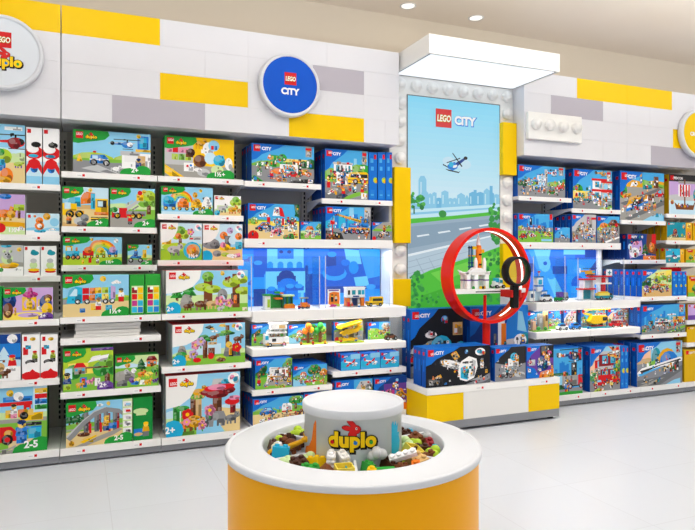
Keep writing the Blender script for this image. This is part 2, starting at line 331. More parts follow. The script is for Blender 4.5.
        if badge: s.R('stone', .86,.72,.96,1); s.R('red', .86,.9,.96,.96); s.E('lgrey',.91,.8,.06)
    def dup(s, age=True, c='ageg'):
        s.P('ageg', (0,1),(.44,1),(.46,.9),(.4,.8),(.3,.76),(.16,.72),(.06,.68),(0,.7))
        if age: s.E(c, .9, .06, .2, .17); s.E(c, .72, .02, .22, .14); s.R(c, .8, 0, 1, .12)
    def new(s, c='agec'):
        s.P('logow', (0,1),(.42,1),(.4,.8),(.32,.62),(.18,.5),(0,.46)); s.E(c, .09, .1, .17)
        s.E('bwhite', .91,.89,.1); s.E('pink',.89,.91,.04); s.E('cyan',.93,.87,.04)
def layers(S):                                                  # ink layers: only shapes that overlap need one above the other
    out, B_ = [], []
    for c, q in S:
        xs = [p[0] for p in q]; ys = [p[1] for p in q]; b = (min(xs), max(xs), min(ys), max(ys)); l = 0
        for (x0, x1, y0, y1), m in B_:
            if m >= l and x0 < b[1] and b[0] < x1 and y0 < b[3] and b[2] < y1: l = m+1
        B_.append((b, l)); out.append((c, q, l))
    return out
ART = {}
def art(f): ART[f.__name__] = f; return f
@art
def police_station(A):
    A.bg('sky','grass',.34,'lime'); A.P('grey',(0,0),(1,0),(1,.3),(.5,.26),(0,.3)); A.P('lgrey',(.1,.1),(.4,.0),(.6,.0),(.3,.2)); A.Q('lgrey',.55,.72,.3,(-.6,0),(1.4,.1),(1.4,.16),(-.6,.06))
    A.R('bwhite',.62,.14,1,.52); A.R('lgrey',.6,.46,.86,.56); A.R('tan',.83,.16,.93,.46); A.R('bwhite',.96,.14,1,.5); A.r('rblue',.9,.62,.4,-.32,0,.32,.8); A.r('cyan',.9,.66,.4,-.2,0,.2,.6); A.R('yellow',.8,.56,1,.62)
    A.heli(.67,.58,.34,'rblue','bwhite'); A.Q('rblue',.31,.22,.3,(-.6,.05),(.8,.05),(.8,.4),(.5,.75),(-.5,.7)); A.Q('lsky',.31,.22,.3,(-.4,.4),(.0,.4),(.0,.65),(-.4,.65)); A.r('bwhite',.31,.22,.3,-.6,.3,.8,.38); A.wheel(.26,.18,.4,0,.2); A.wheel(.42,.18,.4,0,.2); A.e('red',.27,.5,.2,0,.0,.2,.12); A.man(.84,.1,.3,'mid','mid','navy'); A.Q('yellow',.08,.26,.26,(-.25,0),(.25,0),(0,.7)); A.beast(.55,.04,.2,'bwhite','lgrey'); A.E('yellow',.84,.93,.05); A.dup()
@art
def construction(A):
    A.bg('lsky','tan',.55,'sky'); A.E('sand',.5,.25,.8,.2); A.P('brown',(.3,.0),(.7,.0),(.6,.08),(.35,.1)); A.Q('orange',.55,.6,.34,(-.5,-.1),(.35,.0),(.5,.75),(-.1,.85),(-.5,.4)); A.Q('cyan',.27,.5,.4,(-.5,0),(.35,0),(.3,.6),(-.3,.6)); A.Q('yellow',.14,.28,.5,(-.3,0),(.4,0),(.35,.6),(-.3,.6)); A.Q('lsky',.12,.44,.4,(-.2,0),(.15,0),(.15,.4),(-.2,.4)); A.r('gold',.28,.28,.4,-.2,0,.5,.3); A.wheel(.16,.22,.5,0,.2,'yellow'); A.wheel(.36,.22,.5,0,.2,'yellow')
    A.r('cyan',.64,.45,.5,-.06,0,.14,.8); A.r('yellow',.85,.32,.5,-.3,0,.3,.8); A.r('dark',.86,.5,.5,-.22,0,.22,.36); A.r('lsky',.84,.52,.4,-.2,0,.1,.34); A.r('orange',.85,.3,.5,-.35,0,.35,.16); A.r('black',.8,.16,.5,-.4,0,.4,.18); A.r('yellow',.8,.2,.5,-.4,0,.4,.06); A.E('lgrey',.37,.14,.14,.1); A.E('grey',.48,.22,.1); A.E('mgrey',.42,.08,.12,.06); A.man(.14,.06,.28,'orange','dark','black'); A.E('yellow',.6,.93,.05); A.dup()
@art
def fire_truck(A):
    A.bg('sky','grass',.46,'pale'); A.P('stone',(0,0),(1,0),(1,.2),(0,.3)); A.tree(.86,.34,.5,'grass','brown','lime'); A.Q('lgrey',.46,.44,.45,(-.4,.05),(.35,.6),(.5,.5),(-.25,-.1)); A.r('yellow',.66,.68,.28,-.3,0,.3,.6); A.E('red',.66,.88,.06); A.Q('red',.2,.24,.5,(-.35,0),(.38,0),(.38,.5),(-.2,.5),(-.35,.3)); A.Q('lsky',.16,.36,.4,(-.25,0),(.1,0),(.1,.3),(-.15,.3)); A.r('grey',.52,.24,.5,-.35,.1,.6,.35); A.r('red',.5,.26,.5,-.3,.05,.5,.14); [A.wheel(q,.22,.5,0,.16,'yellow') for q in (.16,.5,.64)]; A.man(.44,.08,.24,'red','dark','red'); A.E('yellow',.75,.92,.05); A.bush(.06,.4,.2,'green'); A.dup()
@art
def number_train(A):
    A.bg('sky','lime',.28,'pale'); A.R('pale',0,.28,1,.4); A.rainbow(.66,.4,.5); A.loco(.17,.2,.5,'cyan','yellow','orange'); A.wagon(.42,.24,.45,'red','orange'); A.wagon(.63,.26,.42,'lime','yellow'); A.wagon(.84,.28,.42,'rblue','lilac'); A.r('red',.45,.08,.2,-.25,0,.25,.9); A.r('yellow',.33,.05,.2,-.2,0,.2,.7); A.man(.58,.06,.24,'bwhite','brown','black'); A.E('bwhite',.9,.87,.08); A.E('yellow',.48,.9,.05); A.dup()
@art
def police_bike(A):
    A.bg('sky','grass',.35,'pale'); A.P('grey',(0,0),(1,0),(1,.22),(0,.28)); A.r('yellow',.7,.35,.4,-.25,0,.2,1); A.Q('rblue',.33,.2,.5,(-.55,.3),(.5,.2),(.55,.5),(.1,.5),(-.2,.65)); A.wheel(.33,.12,.5,-.45,.24); A.wheel(.33,.12,.5,.45,.24); A.man(.34,.42,.42,'rblue','mid','bwhite'); A.beast(.88,.15,.25,'tan'); A.E('yellow',.84,.88,.07); A.dup()
@art
def alphabet_truck(A):
    A.bg('sky','sand',.36,'lime'); A.R('grass',0,.36,1,.45); A.P('road',(0,.3),(.75,.34),(.7,.42),(0,.42)); A.Q('cyan',.17,.32,.5,(-.35,0),(.35,0),(.35,.75),(.05,.8),(-.25,.55)); A.Q('lsky',.17,.32,.5,(-.22,.35),(.12,.35),(.12,.68),(-.0,.68)); A.blocks(.29,.38,.16,['red','orange','red','orange'],2); A.blocks(.48,.4,.155,['cyan','lemon','cyan','yellow','lime','cyan'],3); A.Q('lilac',.76,.42,.4,(-.15,0),(.12,0),(.12,.7),(-.15,.8)); [A.wheel(q,.3,.4,0,.16,'bwhite') for q in (.22,.36,.64,.74)]; A.blocks(.42,.15,.16,['yellow'],1); A.blocks(.64,.12,.16,['cyan'],1); A.man(.53,.15,.3,'bwhite','red','brown'); A.man(.88,.35,.32,'bwhite','black','black'); A.r('red',.88,.34,.2,-.3,0,.3,.6); A.r('rblue',.29,.1,.2,-.3,0,.3,.5); A.cloud(.8,.8,.12); A.E('yellow',.6,.9,.07); A.dup()
@art
def number_tower(A):
    A.R('green',0,0,1,1); A.R('pale',.12,.05,.92,.72)
    for i, (c, d) in enumerate((('cyan','rblue'),('magenta','cyan'),('red','yellow'),('dred','yellow'))): A.R(c,.14,.06+i*.16,.5,.2+i*.16); A.R(d,.55,.06+i*.16,.9,.2+i*.16)
    A.R('bwhite',.3,.62,.5,.7)
@art
def park_picnic(A):
    A.bg('lime','grass',.4,'lemon'); A.R('lemon',.1,.4,.5,.66); A.e('green',.2,.3,.5,0,.3,.35); A.tree(.88,.1,.6,'green','brown','grass'); A.r('brown',.62,.38,.5,-.5,.28,.6,.36); A.house(.33,.4,.24,'stone','red'); A.r('lsky',.1,.3,.35,-.2,0,.25,.7); A.Q('bwhite',.7,.62,.4,(-.6,.1),(.5,.3),(.6,.55),(-.3,.4)); A.r('rblue',.4,.08,.3,-.25,0,.25,.8); A.r('red',.4,.14,.3,-.12,0,.12,.5); A.r('bwhite',.68,.1,.3,-.2,0,.2,.6); A.beast(.33,.07,.2,'gold'); A.beast(.53,.14,.18,'pink'); A.man(.08,.05,.4,'mid','lime','black'); A.R('purple',.55,.93,1,1); A.E('purple',.85,.05,.2,.15); A.R('purple',.75,0,1,.1); A.dup(False)
@art
def dinosaur_zoo(A):
    A.bg('pale','grass',.62,'lsky'); A.E('stone',.2,.36,.34,.18); A.pine(.6,.5,.4); A.house(.84,.62,.3,'orange','dred'); A.Q('stone',.22,.34,.4,(-.5,0),(.4,0),(.5,.3),(.2,.5),(-.4,.4)); A.E('lgrey',.25,.5,.08); A.Q('mgrey',.12,.05,.4,(-.3,0),(.5,0),(.5,.4),(.2,.5),(-.3,.3)); A.Q('rblue',.44,.06,.3,(-.4,.1),(.3,0),(.5,.5),(-.1,.6)); A.E('purple',.38,.22,.09); A.beast(.6,.3,.26,'orange'); A.beast(.78,.26,.3,'lemon','lime'); A.Q('bwhite',.62,.06,.3,(-.3,0),(.3,0),(.2,.5),(-.2,.5)); A.beast(.75,.04,.26,'gold'); A.beast(.92,.08,.2,'purple'); A.E('bwhite',.42,.52,.08); A.bush(.5,.2,.18,'lemon'); A.E('gold',.28,.7,.08); A.tree(.95,.3,.3,'green'); A.dup(False)
@art
def train_bridge(A):
    A.bg('sky','sand',.4,'grass'); A.R('grass',0,.34,1,.5); [A.pine(x,.5,k) for x,k in ((.05,.28),(.16,.32),(.26,.25))]; A.P('stone',(0,.36),(1,.42),(1,.46),(0,.4)); A.cloud(.5,.9,.08)
    for x0 in (.26,.42,.56,.7): A.R('mgrey',x0,.3,x0+.07,.78); A.R('dred',x0+.07,.34,x0+.1,.7)
    A.P('grey',(0,.22),(.1,.34),(.24,.56),(.42,.76),(.6,.84),(.8,.78),(.95,.6),(.95,.5),(.8,.68),(.6,.74),(.44,.66),(.28,.48),(.14,.24),(.06,.14)); A.P('lgrey',(0,.25),(.24,.58),(.42,.78),(.6,.86),(.6,.84),(.42,.75),(.24,.55),(.02,.22)); [A.R('red',x,.28,x+.035,.5) for x in (.34,.5,.63,.76)]
    A.P('stone',(.12,.0),(.3,.0),(.72,.2),(.85,.3),(.8,.34),(.5,.2)); A.P('yellow',(.2,.1),(.26,.06),(.46,.2),(.44,.23)); A.E('brown',.26,.26,.14,.05); A.man(.6,.3,.34,'gold','mid','yellow'); A.r('rblue',.7,.34,.22,-.4,0,.4,.6); A.E('gold',.08,.08,.06); A.E('yellow',.63,.93,.04); A.R('pale',.85,.1,1,1)
    for i in range(5): A.R('bwhite',.86,.2+i*.155,.99,.32+i*.155); A.R(('mgrey','grey','lgrey','red','sky')[i],.9,.23+i*.155,.97,.28+i*.155)
    A.dup()
@art
def bridge_end(A): A.R('cargreen',0,0,1,1); A.e('pale',.38,.68,.22,0,0,.8,.3); A.r('pale',.38,.58,.2,-.5,0,.6,.25); A.r('rblue',.25,.1,.24,-.4,0,.4,.7); A.e('tan',.26,.12,.2,0,.1,.5,.2); A.man(.65,.08,.34,'gold','mgrey','yellow')
@art
def creative_bricks(A):
    A.bg('lgrey','stone',.3); A.R('yellow',.4,.3,1,1); A.P('yellow',(0,.3),(.28,0),(.08,0),(0,.1)); A.beast(.5,.72,.32,'gold'); A.blocks(.03,.6,.14,['pink','red','pink','pink'],4); A.blocks(.1,.42,.16,['lime','grass','lime'],3); A.r('brown',.35,.5,.3,-.3,0,.3,.6); A.E('dbrown',.37,.62,.1); A.E('brown',.5,.42,.16); A.E('bwhite',.62,.72,.14,.18); A.E('sky',.7,.82,.14); A.r('bwhite',.55,.62,.3,-.2,0,.3,.3); A.R('red',.66,.72,.7,.82); A.R('rblue',.71,.72,.75,.82); A.E('lsky',.65,.5,.15); A.E('cyan',.78,.45,.15); A.Q('cyan',.82,.4,.3,(-.3,0),(.3,.1),(.1,.7)); A.E('bwhite',.92,.38,.1,.16); A.r('bwhite',.34,.15,.3,-.4,0,.4,.7); A.E('red',.32,.28,.03); A.E('rblue',.37,.3,.03); A.E('lgrey',.55,.14,.16,.1); A.E('pale',.75,.22,.16,.12); A.E('bwhite',.47,.2,.1,.05); A.dup()
@art
def animal_train(A):
    A.bg('sky','lsky',.25,'pale'); A.R('sky',0,.1,1,.25); A.rainbow(.38,.45,.42); A.wagon(.16,.15,.55,'rblue','cyan'); A.e('cyan',.12,.45,.3,0,.2,.5); A.wagon(.42,.15,.5,'orange','orange'); A.wagon(.68,.15,.5,'yellow','gold'); A.e('gold',.65,.6,.3,0,.4,.3,.35); A.wagon(.88,.2,.45,'bwhite','bwhite'); A.e('black',.86,.55,.2,-.4,.3,.2); A.e('black',.9,.55,.2,.4,.3,.2); A.E('bwhite',.88,.58,.1); A.E('yellow',.76,.88,.06); A.dup()
@art
def wild_baby(A):
    A.bg('bwhite','sand',.2,'pale'); A.R('pale',.1,.2,1,.5); A.tree(.8,.3,.55,'lime','tan','grass'); A.beast(.3,.15,.5,'lgrey','dark'); A.beast(.68,.1,.5,'gold','orange'); A.flower(.93,.1,.25,'orange'); A.E('cyan',.1,.12,.14)
@art
def dog_fire(A):
    A.bg('lsky','grass',.3,'pale'); A.tree(.47,.4,.42,'lime','brown','grass'); A.E('lime',.4,.35,.4,.12); A.beast(.33,.12,.4,'lgrey','mgrey'); A.E('cyan',.76,.26,.24); A.E('tan',.78,.26,.18); A.E('orange',.74,.28,.13); A.E('gold',.74,.24,.08); A.R('lgrey',.68,.55,.98,.64); A.R('red',.7,.56,.78,.6); A.r('yellow',.14,.42,.3,-.4,0,.4,.5); A.E('orange',.42,.65,.08); A.flower(.72,.62,.22,'pink'); A.new('agel')
@art
def sea_animals(A):
    A.bg('lsky','sand',.35,'sky'); A.E('grey',.2,.45,.24,.15); A.E('mgrey',.3,.4,.14,.1); A.E('orange',.52,.68,.11); A.r('mgrey',.62,.35,.4,-.2,0,.2,.8); A.E('lilac',.68,.82,.09); A.E('lsky',.75,.55,.12); A.E('orange',.9,.66,.1); A.R('yellow',.42,.28,.9,.36); A.E('yellow',.55,.35,.15,.1); A.r('cyan',.9,.3,.3,-.3,0,.3,.7); A.E('grey',.35,.18,.12,.09); A.E('pink',.5,.42,.08); A.E('lime',.56,.15,.12,.06); A.Q('pink',.85,.06,.3,(-.5,0),(.4,.1),(.3,.5),(-.2,.3)); A.E('bwhite',.7,.12,.12,.05); A.new('agec')
@art
def forest_animals(A):
    A.bg('sky','pale',.42,'lsky'); A.R('grass',0,0,1,.2); A.pine(.13,.3,.4,'green'); A.pine(.27,.34,.45,'green'); A.Q('stone',.25,.12,.6,(-.35,0),(.3,0),(.1,.5),(-.1,.55)); A.r('brown',.5,.15,.8,-.12,0,.13,.8); A.r('brown',.85,.1,.9,-.1,0,.1,.9); A.E('lime',.44,.6,.2,.1); A.E('lime',.56,.55,.2,.1); A.E('grass',.5,.85,.14,.12); A.E('lime',.78,.7,.2,.12); A.E('lime',.9,.78,.2,.12); A.E('lime',.94,.5,.2,.1); A.r('dbrown',.84,.14,.5,-.2,.1,.2,.6); A.r('orange',.84,.2,.4,-.1,0,.1,.5); A.Q('sky',.7,.25,.4,(-.2,-.2),(.2,-.2),(.1,.5),(-.1,.5)); A.E('grey',.68,.4,.12,.16); A.E('lsky',.68,.3,.06,.1); A.beast(.26,.06,.24,'brown'); A.beast(.42,.06,.34,'brown'); A.beast(.55,.08,.3,'tan'); A.flower(.65,.08,.28,'pink'); A.flower(.76,.06,.24,'pink'); A.beast(.65,.02,.16,'lgrey'); A.beast(.74,.74,.14,'dred'); A.E('yellow',.68,.92,.05); A.R('cream',.93,.02,.99,.1); A.new()
@art
def jungle_animals(A):
    A.bg('sky','grass',.24,'pale'); A.R('lsky',.3,.24,.66,.5); A.Q('stone',.12,.26,.4,(-.3,0),(.35,0),(.2,.5),(-.05,.6)); A.E('mgrey',.12,.34,.08); A.r('brown',.44,.15,.7,-.08,0,.08,.7); A.r('tan',.55,.3,.3,-.4,.6,.3,.8); A.r('brown',.55,.2,.4,-.3,0,.1,.5)
    for x, y in ((.36,.6),(.42,.66),(.49,.6)): A.E('dgreen',x,y,.13,.04); A.E('green',x,y+.03,.11,.035)
    A.r('brown',.75,.3,.8,-.06,.1,.06,.8); [A.E(c,x,y,.14,.04) for x,y,c in ((.68,.72,'green'),(.78,.74,'dgreen'),(.73,.78,'grass'))]; A.Q('mgrey',.8,.16,.5,(-.4,0),(.5,0),(.4,.5),(.1,.58),(-.28,.5)); A.Q('dark',.8,.16,.5,(-.1,0),(.12,0),(.1,.4),(-.1,.4)); A.r('gold',.79,.2,.36,-.1,0,.1,.8); A.E('yellow',.77,.46,.08); A.flower(.88,.2,.28,'red'); A.beast(.9,.48,.26,'brown'); A.beast(.56,.56,.22,'brown','tan'); A.Q('black',.5,.86,.2,(-.6,.2),(.3,-.1),(.5,.3),(-.2,.4)); A.e('gold',.54,.87,.16,0,0,.35,.14); A.cloud(.57,.8,.08); A.Q('yellow',.68,.92,.2,(-.5,0),(.5,-.1),(.3,.2),(-.2,.3))
    A.flower(.31,.32,.26,'pink'); A.flower(.38,.4,.26,'lilac'); A.E('green',.12,.26,.13,.08); A.r('yellow',.21,.12,.2,-.3,0,.3,.7); A.flower(.28,.1,.26,'lilac'); A.E('red',.33,.12,.1,.06); A.E('red',.52,.2,.08); A.E('lime',.65,.14,.14,.06); A.E('brown',.66,.09,.12,.05); A.E('yellow',.84,.92,.05); A.E('red',.9,.34,.06); A.new()
@art
def savanna_animals(A):
    A.bg('sky','pale',.3,'lsky'); A.P('sand',(.2,.3),(.7,.42),(1,.36),(1,0),(.8,0),(.6,.3)); A.P('sky',(.38,0),(.78,0),(.66,.26),(.5,.4),(.44,.4)); A.R('grass',0,0,.4,.12)
    A.r('green',.13,.22,.6,-.08,0,.1,.56); A.r('grass',.22,.22,.5,-.06,0,.08,.44); A.E('dgreen',.13,.57,.13,.05); A.E('green',.22,.45,.11,.045); A.E('cyan',.14,.65,.045); A.r('brown',.36,.26,.7,-.07,0,.07,.62); A.r('tan',.43,.26,.7,-.07,0,.07,.62); A.E('green',.33,.66,.17,.05); A.E('grass',.42,.62,.12,.04); A.beast(.44,.6,.24,'gold','tan')
    A.Q('lgrey',.7,.78,.3,(-.4,0),(.4,0),(.25,.4),(-.3,.4)); A.E('cyan',.8,.84,.08,.05); A.r('brown',.68,.28,.8,-.09,0,.1,.6); A.E('dred',.58,.68,.16,.06); A.E('dred',.79,.7,.18,.07); A.E('dred',.68,.64,.2,.07); A.E('red',.6,.74,.12,.05); A.E('red',.76,.76,.14,.05); A.E('pink',.68,.76,.16,.05); A.E('red',.86,.77,.08,.04); A.r('dred',.9,.3,.6,-.08,0,.08,.4); A.E('red',.89,.5,.13,.06); A.E('pink',.92,.56,.1,.04)
    A.Q('grey',.69,.1,.5,(-.3,0),(-.16,0),(-.14,.2),(.08,.2),(.1,0),(.24,0),(.28,.3),(.2,.5),(-.18,.52),(-.3,.4)); A.e('mgrey',.68,.1,.5,-.26,.36,.13,.16); A.Q('mgrey',.69,.1,.5,(-.4,.0),(-.34,.0),(-.28,.3),(-.38,.3)); A.beast(.88,.12,.24,'mgrey'); A.beast(.26,.06,.28,'orange','brown'); A.beast(.4,.07,.26,'gold','brown'); A.flower(.28,.2,.22,'red'); A.flower(.58,.24,.22,'pink'); A.E('gold',.37,.28,.1,.04); A.flower(.48,.04,.16,'pink'); A.flower(.27,.13,.14,'pink'); A.new()
@art
def red_helicopter(A): A.bg('lsky','sand',.35,'pale'); A.R('sky',0,.6,1,1); A.heli(.78,.56,.36,'red','dark','black'); A.E('dred',.8,.68,.1); A.E('lime',.6,.45,.13); A.E('green',.55,.52,.06); A.R('rblue',.5,.2,.64,.34); A.R('cyan',.52,.3,.62,.4); A.E('orange',.66,.12,.1,.14); A.E('gold',.6,.05,.12,.06); A.beast(.88,.26,.16,'lime','purple'); A.E('pale',.92,.45,.1,.08); A.R('bwhite',.62,.9,.95,.96)
@art
def red_figure(A): A.bg('bwhite','sky',.2); A.R('lsky',.0,.14,1,.4); A.e('red',.5,.5,.3,0,.2,.5,.4); A.Q('red',.5,.12,.4,(-.4,0),(-.1,.5),(.1,.5),(.4,0),(.5,.1),(.2,.7),(-.2,.7),(-.5,.1)); A.E('rblue',.5,.27,.06,.07); A.E('red',.5,.36,.1,.09); A.e('bwhite',.4,.62,.2,0,0,.5,.35); A.E('black',.62,.7,.08,.05); A.E('cyan',.45,.5,.08,.03); A.R('red',.06,.9,.3,.97)
@art
def float_island(A): A.bg('lilac','yellow',.25,'lilac'); A.E('sand',.6,.3,.7,.14); A.E('gold',.6,.24,.6,.08); A.E('pale',.5,.08,.8,.12); A.beast(.6,.34,.42,'orange','gold'); A.E('gold',.72,.5,.1); A.r('brown',.88,.4,.3,-.1,0,.1,1); A.r('lime',.88,.6,.3,-.4,0,.4,.5); A.E('red',.5,.16,.12); A.E('rblue',.6,.94,.14,.07); A.cloud(.9,.14,.12)
@art
def bath_tiger(A): A.bg('lsky','bwhite',.2,'sky'); A.E('cyan',.42,.18,.26,.08); A.E('orange',.4,.42,.2,.2); A.E('orange',.4,.66,.16); A.E('bwhite',.4,.42,.1); A.E('gold',.62,.85,.16); A.E('sky',.85,.6,.2); A.R('red',.06,.78,.14,.92); A.E('orange',.26,.86,.06); A.cloud(.78,.25,.16)
@art
def bath_bear(A): A.bg('lgrey','bwhite',.3,'stone'); A.E('yellow',.66,.36,.3,.09); A.E('gold',.66,.3,.26,.06); A.E('pale',.62,.56,.17,.18); A.E('lgrey',.62,.68,.14); A.E('pale',.55,.8,.05); A.E('pale',.7,.8,.05); A.E('black',.59,.7,.025); A.E('black',.66,.7,.025); A.E('yellow',.9,.86,.07); A.E('cyan',.6,.97,.16,.05); A.E('green',.48,.2,.07); A.cloud(.86,.2,.12)
@art
def bath_side(A): A.R('bwhite',0,0,1,1); A.E('teal',.68,.76,.13,.08); A.E('teal',.6,.8,.08); A.E('red',.62,.14,.17,.05); A.E('yellow',.62,.2,.18,.05); A.E('pale',.6,.35,.12,.12); A.E('lgrey',.6,.5,.1,.08); A.R('red',.06,.86,.22,.97)
@art
def castle_party(A): A.bg('lilac','sand',.2,'mid'); A.R('lilac',0,.2,1,1); A.E('lemon',.5,.1,.7,.14); A.E('mid',.12,.6,.2,.25); A.E('brown',.1,.3,.14,.24); A.E('tan',.1,.22,.07); A.r('yellow',.52,.28,.5,-.4,0,.4,.85); A.E('lilac',.52,.48,.16,.17); A.man(.52,.32,.4,'yellow','yellow','brown'); A.E('magenta',.54,.78,.22,.1); A.Q('magenta',.54,.78,.3,(-.3,0),(.3,0),(.1,.9),(-.1,.9)); A.r('yellow',.72,.3,.36,-.1,0,.12,.9); A.r('gold',.24,.14,.3,-.1,0,.1,.8); A.E('lilac',.5,.14,.3,.07); A.E('mid',.85,.5,.18,.26); A.E('yellow',.88,.32,.16,.2); A.E('brown',.9,.66,.12); A.E('skin',.89,.6,.07); A.E('bwhite',.72,.35,.07); A.E('purple',.88,.05,.2,.16); A.R('purple',.7,0,1,.12); A.dup(False)
@art
def snow_town(A): A.bg('mid','bwhite',.3,'lsky'); A.R('rblue',0,.5,1,.8); A.pine(.35,.4,.4,'pale'); A.pine(.6,.4,.34,'lsky'); A.r('dark',.12,.3,.5,-.3,0,.1,.8); A.man(.8,.2,.36,'red','bwhite','red'); A.E('bwhite',.8,.9,.1); A.E('tan',.5,.3,.1); A.beast(.6,.06,.24,'brown'); A.man(.1,.04,.2,'red','red','red'); A.R('green',.45,.06,.55,.14)
@art
def red_sleigh(A): A.R('bwhite',0,0,1,1); A.E('red',.5,.08,.2,.1); A.Q('red',.5,.05,.3,(-.6,0),(.7,0),(.4,.3),(.1,.6),(-.2,.3)); A.E('dark',.45,.38,.1,.06); A.E('bwhite',.5,.3,.12,.08); A.man(.72,.38,.26,'lime','black','red'); A.R('red',.06,.55,.34,.72); A.R('cyan',.2,.68,.5,.76); A.R('red',.1,.86,.28,.96); A.E('yellow',.6,.9,.06,.04)
@art
def town_train(A):
    A.bg('sky','grass',.5,'pale'); A.R('stone',0,.46,1,.52); A.R('sand',.5,.0,1,.2)
    A.r('red',.62,.72,.5,-.5,0,.4,.12); A.r('rblue',.62,.76,.5,-.4,.05,.4,.2); A.E('bwhite',.63,.86,.07); A.r('red',.62,.54,.4,.2,0,.45,.45); A.r('cyan',.62,.54,.4,.3,0,.4,.35); A.r('orange',.68,.54,.3,-.2,0,.2,.4); A.r('yellow',.52,.54,.3,-.2,0,.2,.4); A.man(.57,.53,.22,'bwhite','pink','dark')
    A.Q('stone',.5,.02,.5,(-.4,0),(.2,.08),(.6,.25),(.6,.18),(.25,-.02),(-.4,-.1)); A.Q('red',.44,.16,.5,(-.4,0),(.35,.05),(.4,.3),(.2,.5),(-.4,.5)); A.E('gold',.5,.3,.06); A.wheel(.44,.14,.5,.1,.16,'red')
    A.r('dark',.78,.4,.4,-.3,0,.4,.12); A.Q('yellow',.76,.44,.4,(-.3,.1),(.5,.1),(.5,.5),(.3,.6),(-.3,.35)); A.E('black',.7,.56,.06); A.r('rblue',.78,.34,.4,-.5,0,.4,.12); A.r('cyan',.84,.2,.3,-.3,0,.3,.55); A.man(.67,.14,.36,'rblue','rblue','mid'); A.R('lsky',.82,.6,1,1)
    for i, c in enumerate(('green','rblue','red','yellow')): A.R(c,.84,.64+i*.085,1,.71+i*.085)
    A.E('yellow',.52,.92,.05); A.E('ageg',.92,.06,.2,.16); A.E('ageg',.74,.02,.2,.12); A.R('ageg',.8,0,1,.12)
# ---- the town range
@art
def grocery_bus(A):
    A.bg('sky','grey',.42,'grass'); A.R('lemon',.5,.52,1,.64); A.bush(.12,.42,.2); A.bush(.9,.45,.4,'dgreen'); A.bush(.45,.6,.3,'green'); A.r('green',.5,.5,.5,-.2,.0,.9,.1); A.r('bwhite',.5,.28,.5,-.2,0,.8,.42); A.r('cyan',.52,.32,.5,0,0,.5,.25); A.r('green',.32,.4,.4,-.15,0,.3,.8); A.Q('orange',.27,.62,.25,(-.2,0),(.3,-.1),(.1,.5)); A.r('dark',.76,.25,.5,-.06,0,.1,.8); A.r('orange',.7,.5,.3,-.3,0,.3,.3); A.car(.66,.14,.25,'red','dark'); A.car(.85,.2,.26,'orange','lemon'); A.man(.12,.16,.28,'green','bwhite','green'); A.man(.31,.08,.24,'red','mid','orange'); A.man(.52,.04,.26,'rblue','gold','brown'); A.man(.24,.34,.2,'orange','brown','black'); A.E('orange',.43,.1,.08); A.E('orange',.42,.3,.16,.08); A.P('green',(0,0),(.2,0),(.05,.16),(0,.14)); A.P('dark',(.55,0),(1,.0),(1,.14),(.75,.1)); A.R('bwhite',.9,.02,.98,.12); A.city(0,True, n=24); A.R('sky',.62,.86,.8,.92)
@art
def school_day(A):
    A.bg('sky','grey',.36,'lsky'); A.skyline(.6,'lsky','sky',4); A.R('grey',0,0,1,.36); A.bush(.74,.4,.6,'green'); A.bush(.66,.5,.4,'grass'); A.bush(.06,.4,.4,'grass')
    A.R('bwhite',.2,.5,.62,.72); A.R('lgrey',.18,.7,.64,.74); A.R('teal',.25,.55,.33,.68); A.R('teal',.47,.55,.58,.68); A.R('dark',.36,.54,.4,.68); A.R('orange',.2,.3,.26,.5); A.R('orange',.54,.3,.6,.5); A.R('bwhite',.26,.3,.36,.5); A.R('bwhite',.46,.3,.54,.5); A.R('mid',.36,.28,.46,.5); A.R('rblue',.34,.46,.48,.52); A.R('lgrey',.16,.26,.66,.3); A.R('gold',.3,.26,.5,.29)
    A.Q('yellow',.79,.34,.5,(-.5,0),(.4,0),(.42,.38),(.3,.46),(-.4,.42),(-.52,.16)); A.Q('dark',.79,.34,.5,(-.4,.22),(.38,.22),(.36,.36),(-.36,.36)); A.r('black',.79,.34,.5,-.5,.1,.4,.13); A.wheel(.7,.32,.5,0,.11); A.wheel(.88,.32,.5,0,.11)
    A.P('grass',(.34,0),(.52,0),(1,.14),(1,.2),(.7,.14)); A.P('mgrey',(0,0),(.34,0),(.6,.16),(.3,.26),(0,.12)); A.P('bwhite',(.05,.1),(.08,.08),(.3,.2),(.27,.21)); [A.man(x,y,.18,c,l,h) for x,y,c,l,h in ((.42,.05,'red','mid','orange'),(.56,.16,'orange','brown','dark'),(.22,.28,'green','mid','dark'),(.31,.24,'lilac','gold','brown'),(.86,.1,'red','gold','brown'),(.08,.22,'red','red','black'),(.68,.14,'cyan','black','brown'),(.92,.2,'orange','dark','red'))]; A.r('bwhite',.9,.04,.2,-.3,-.1,.3,.5); A.city(0,True, n=16)
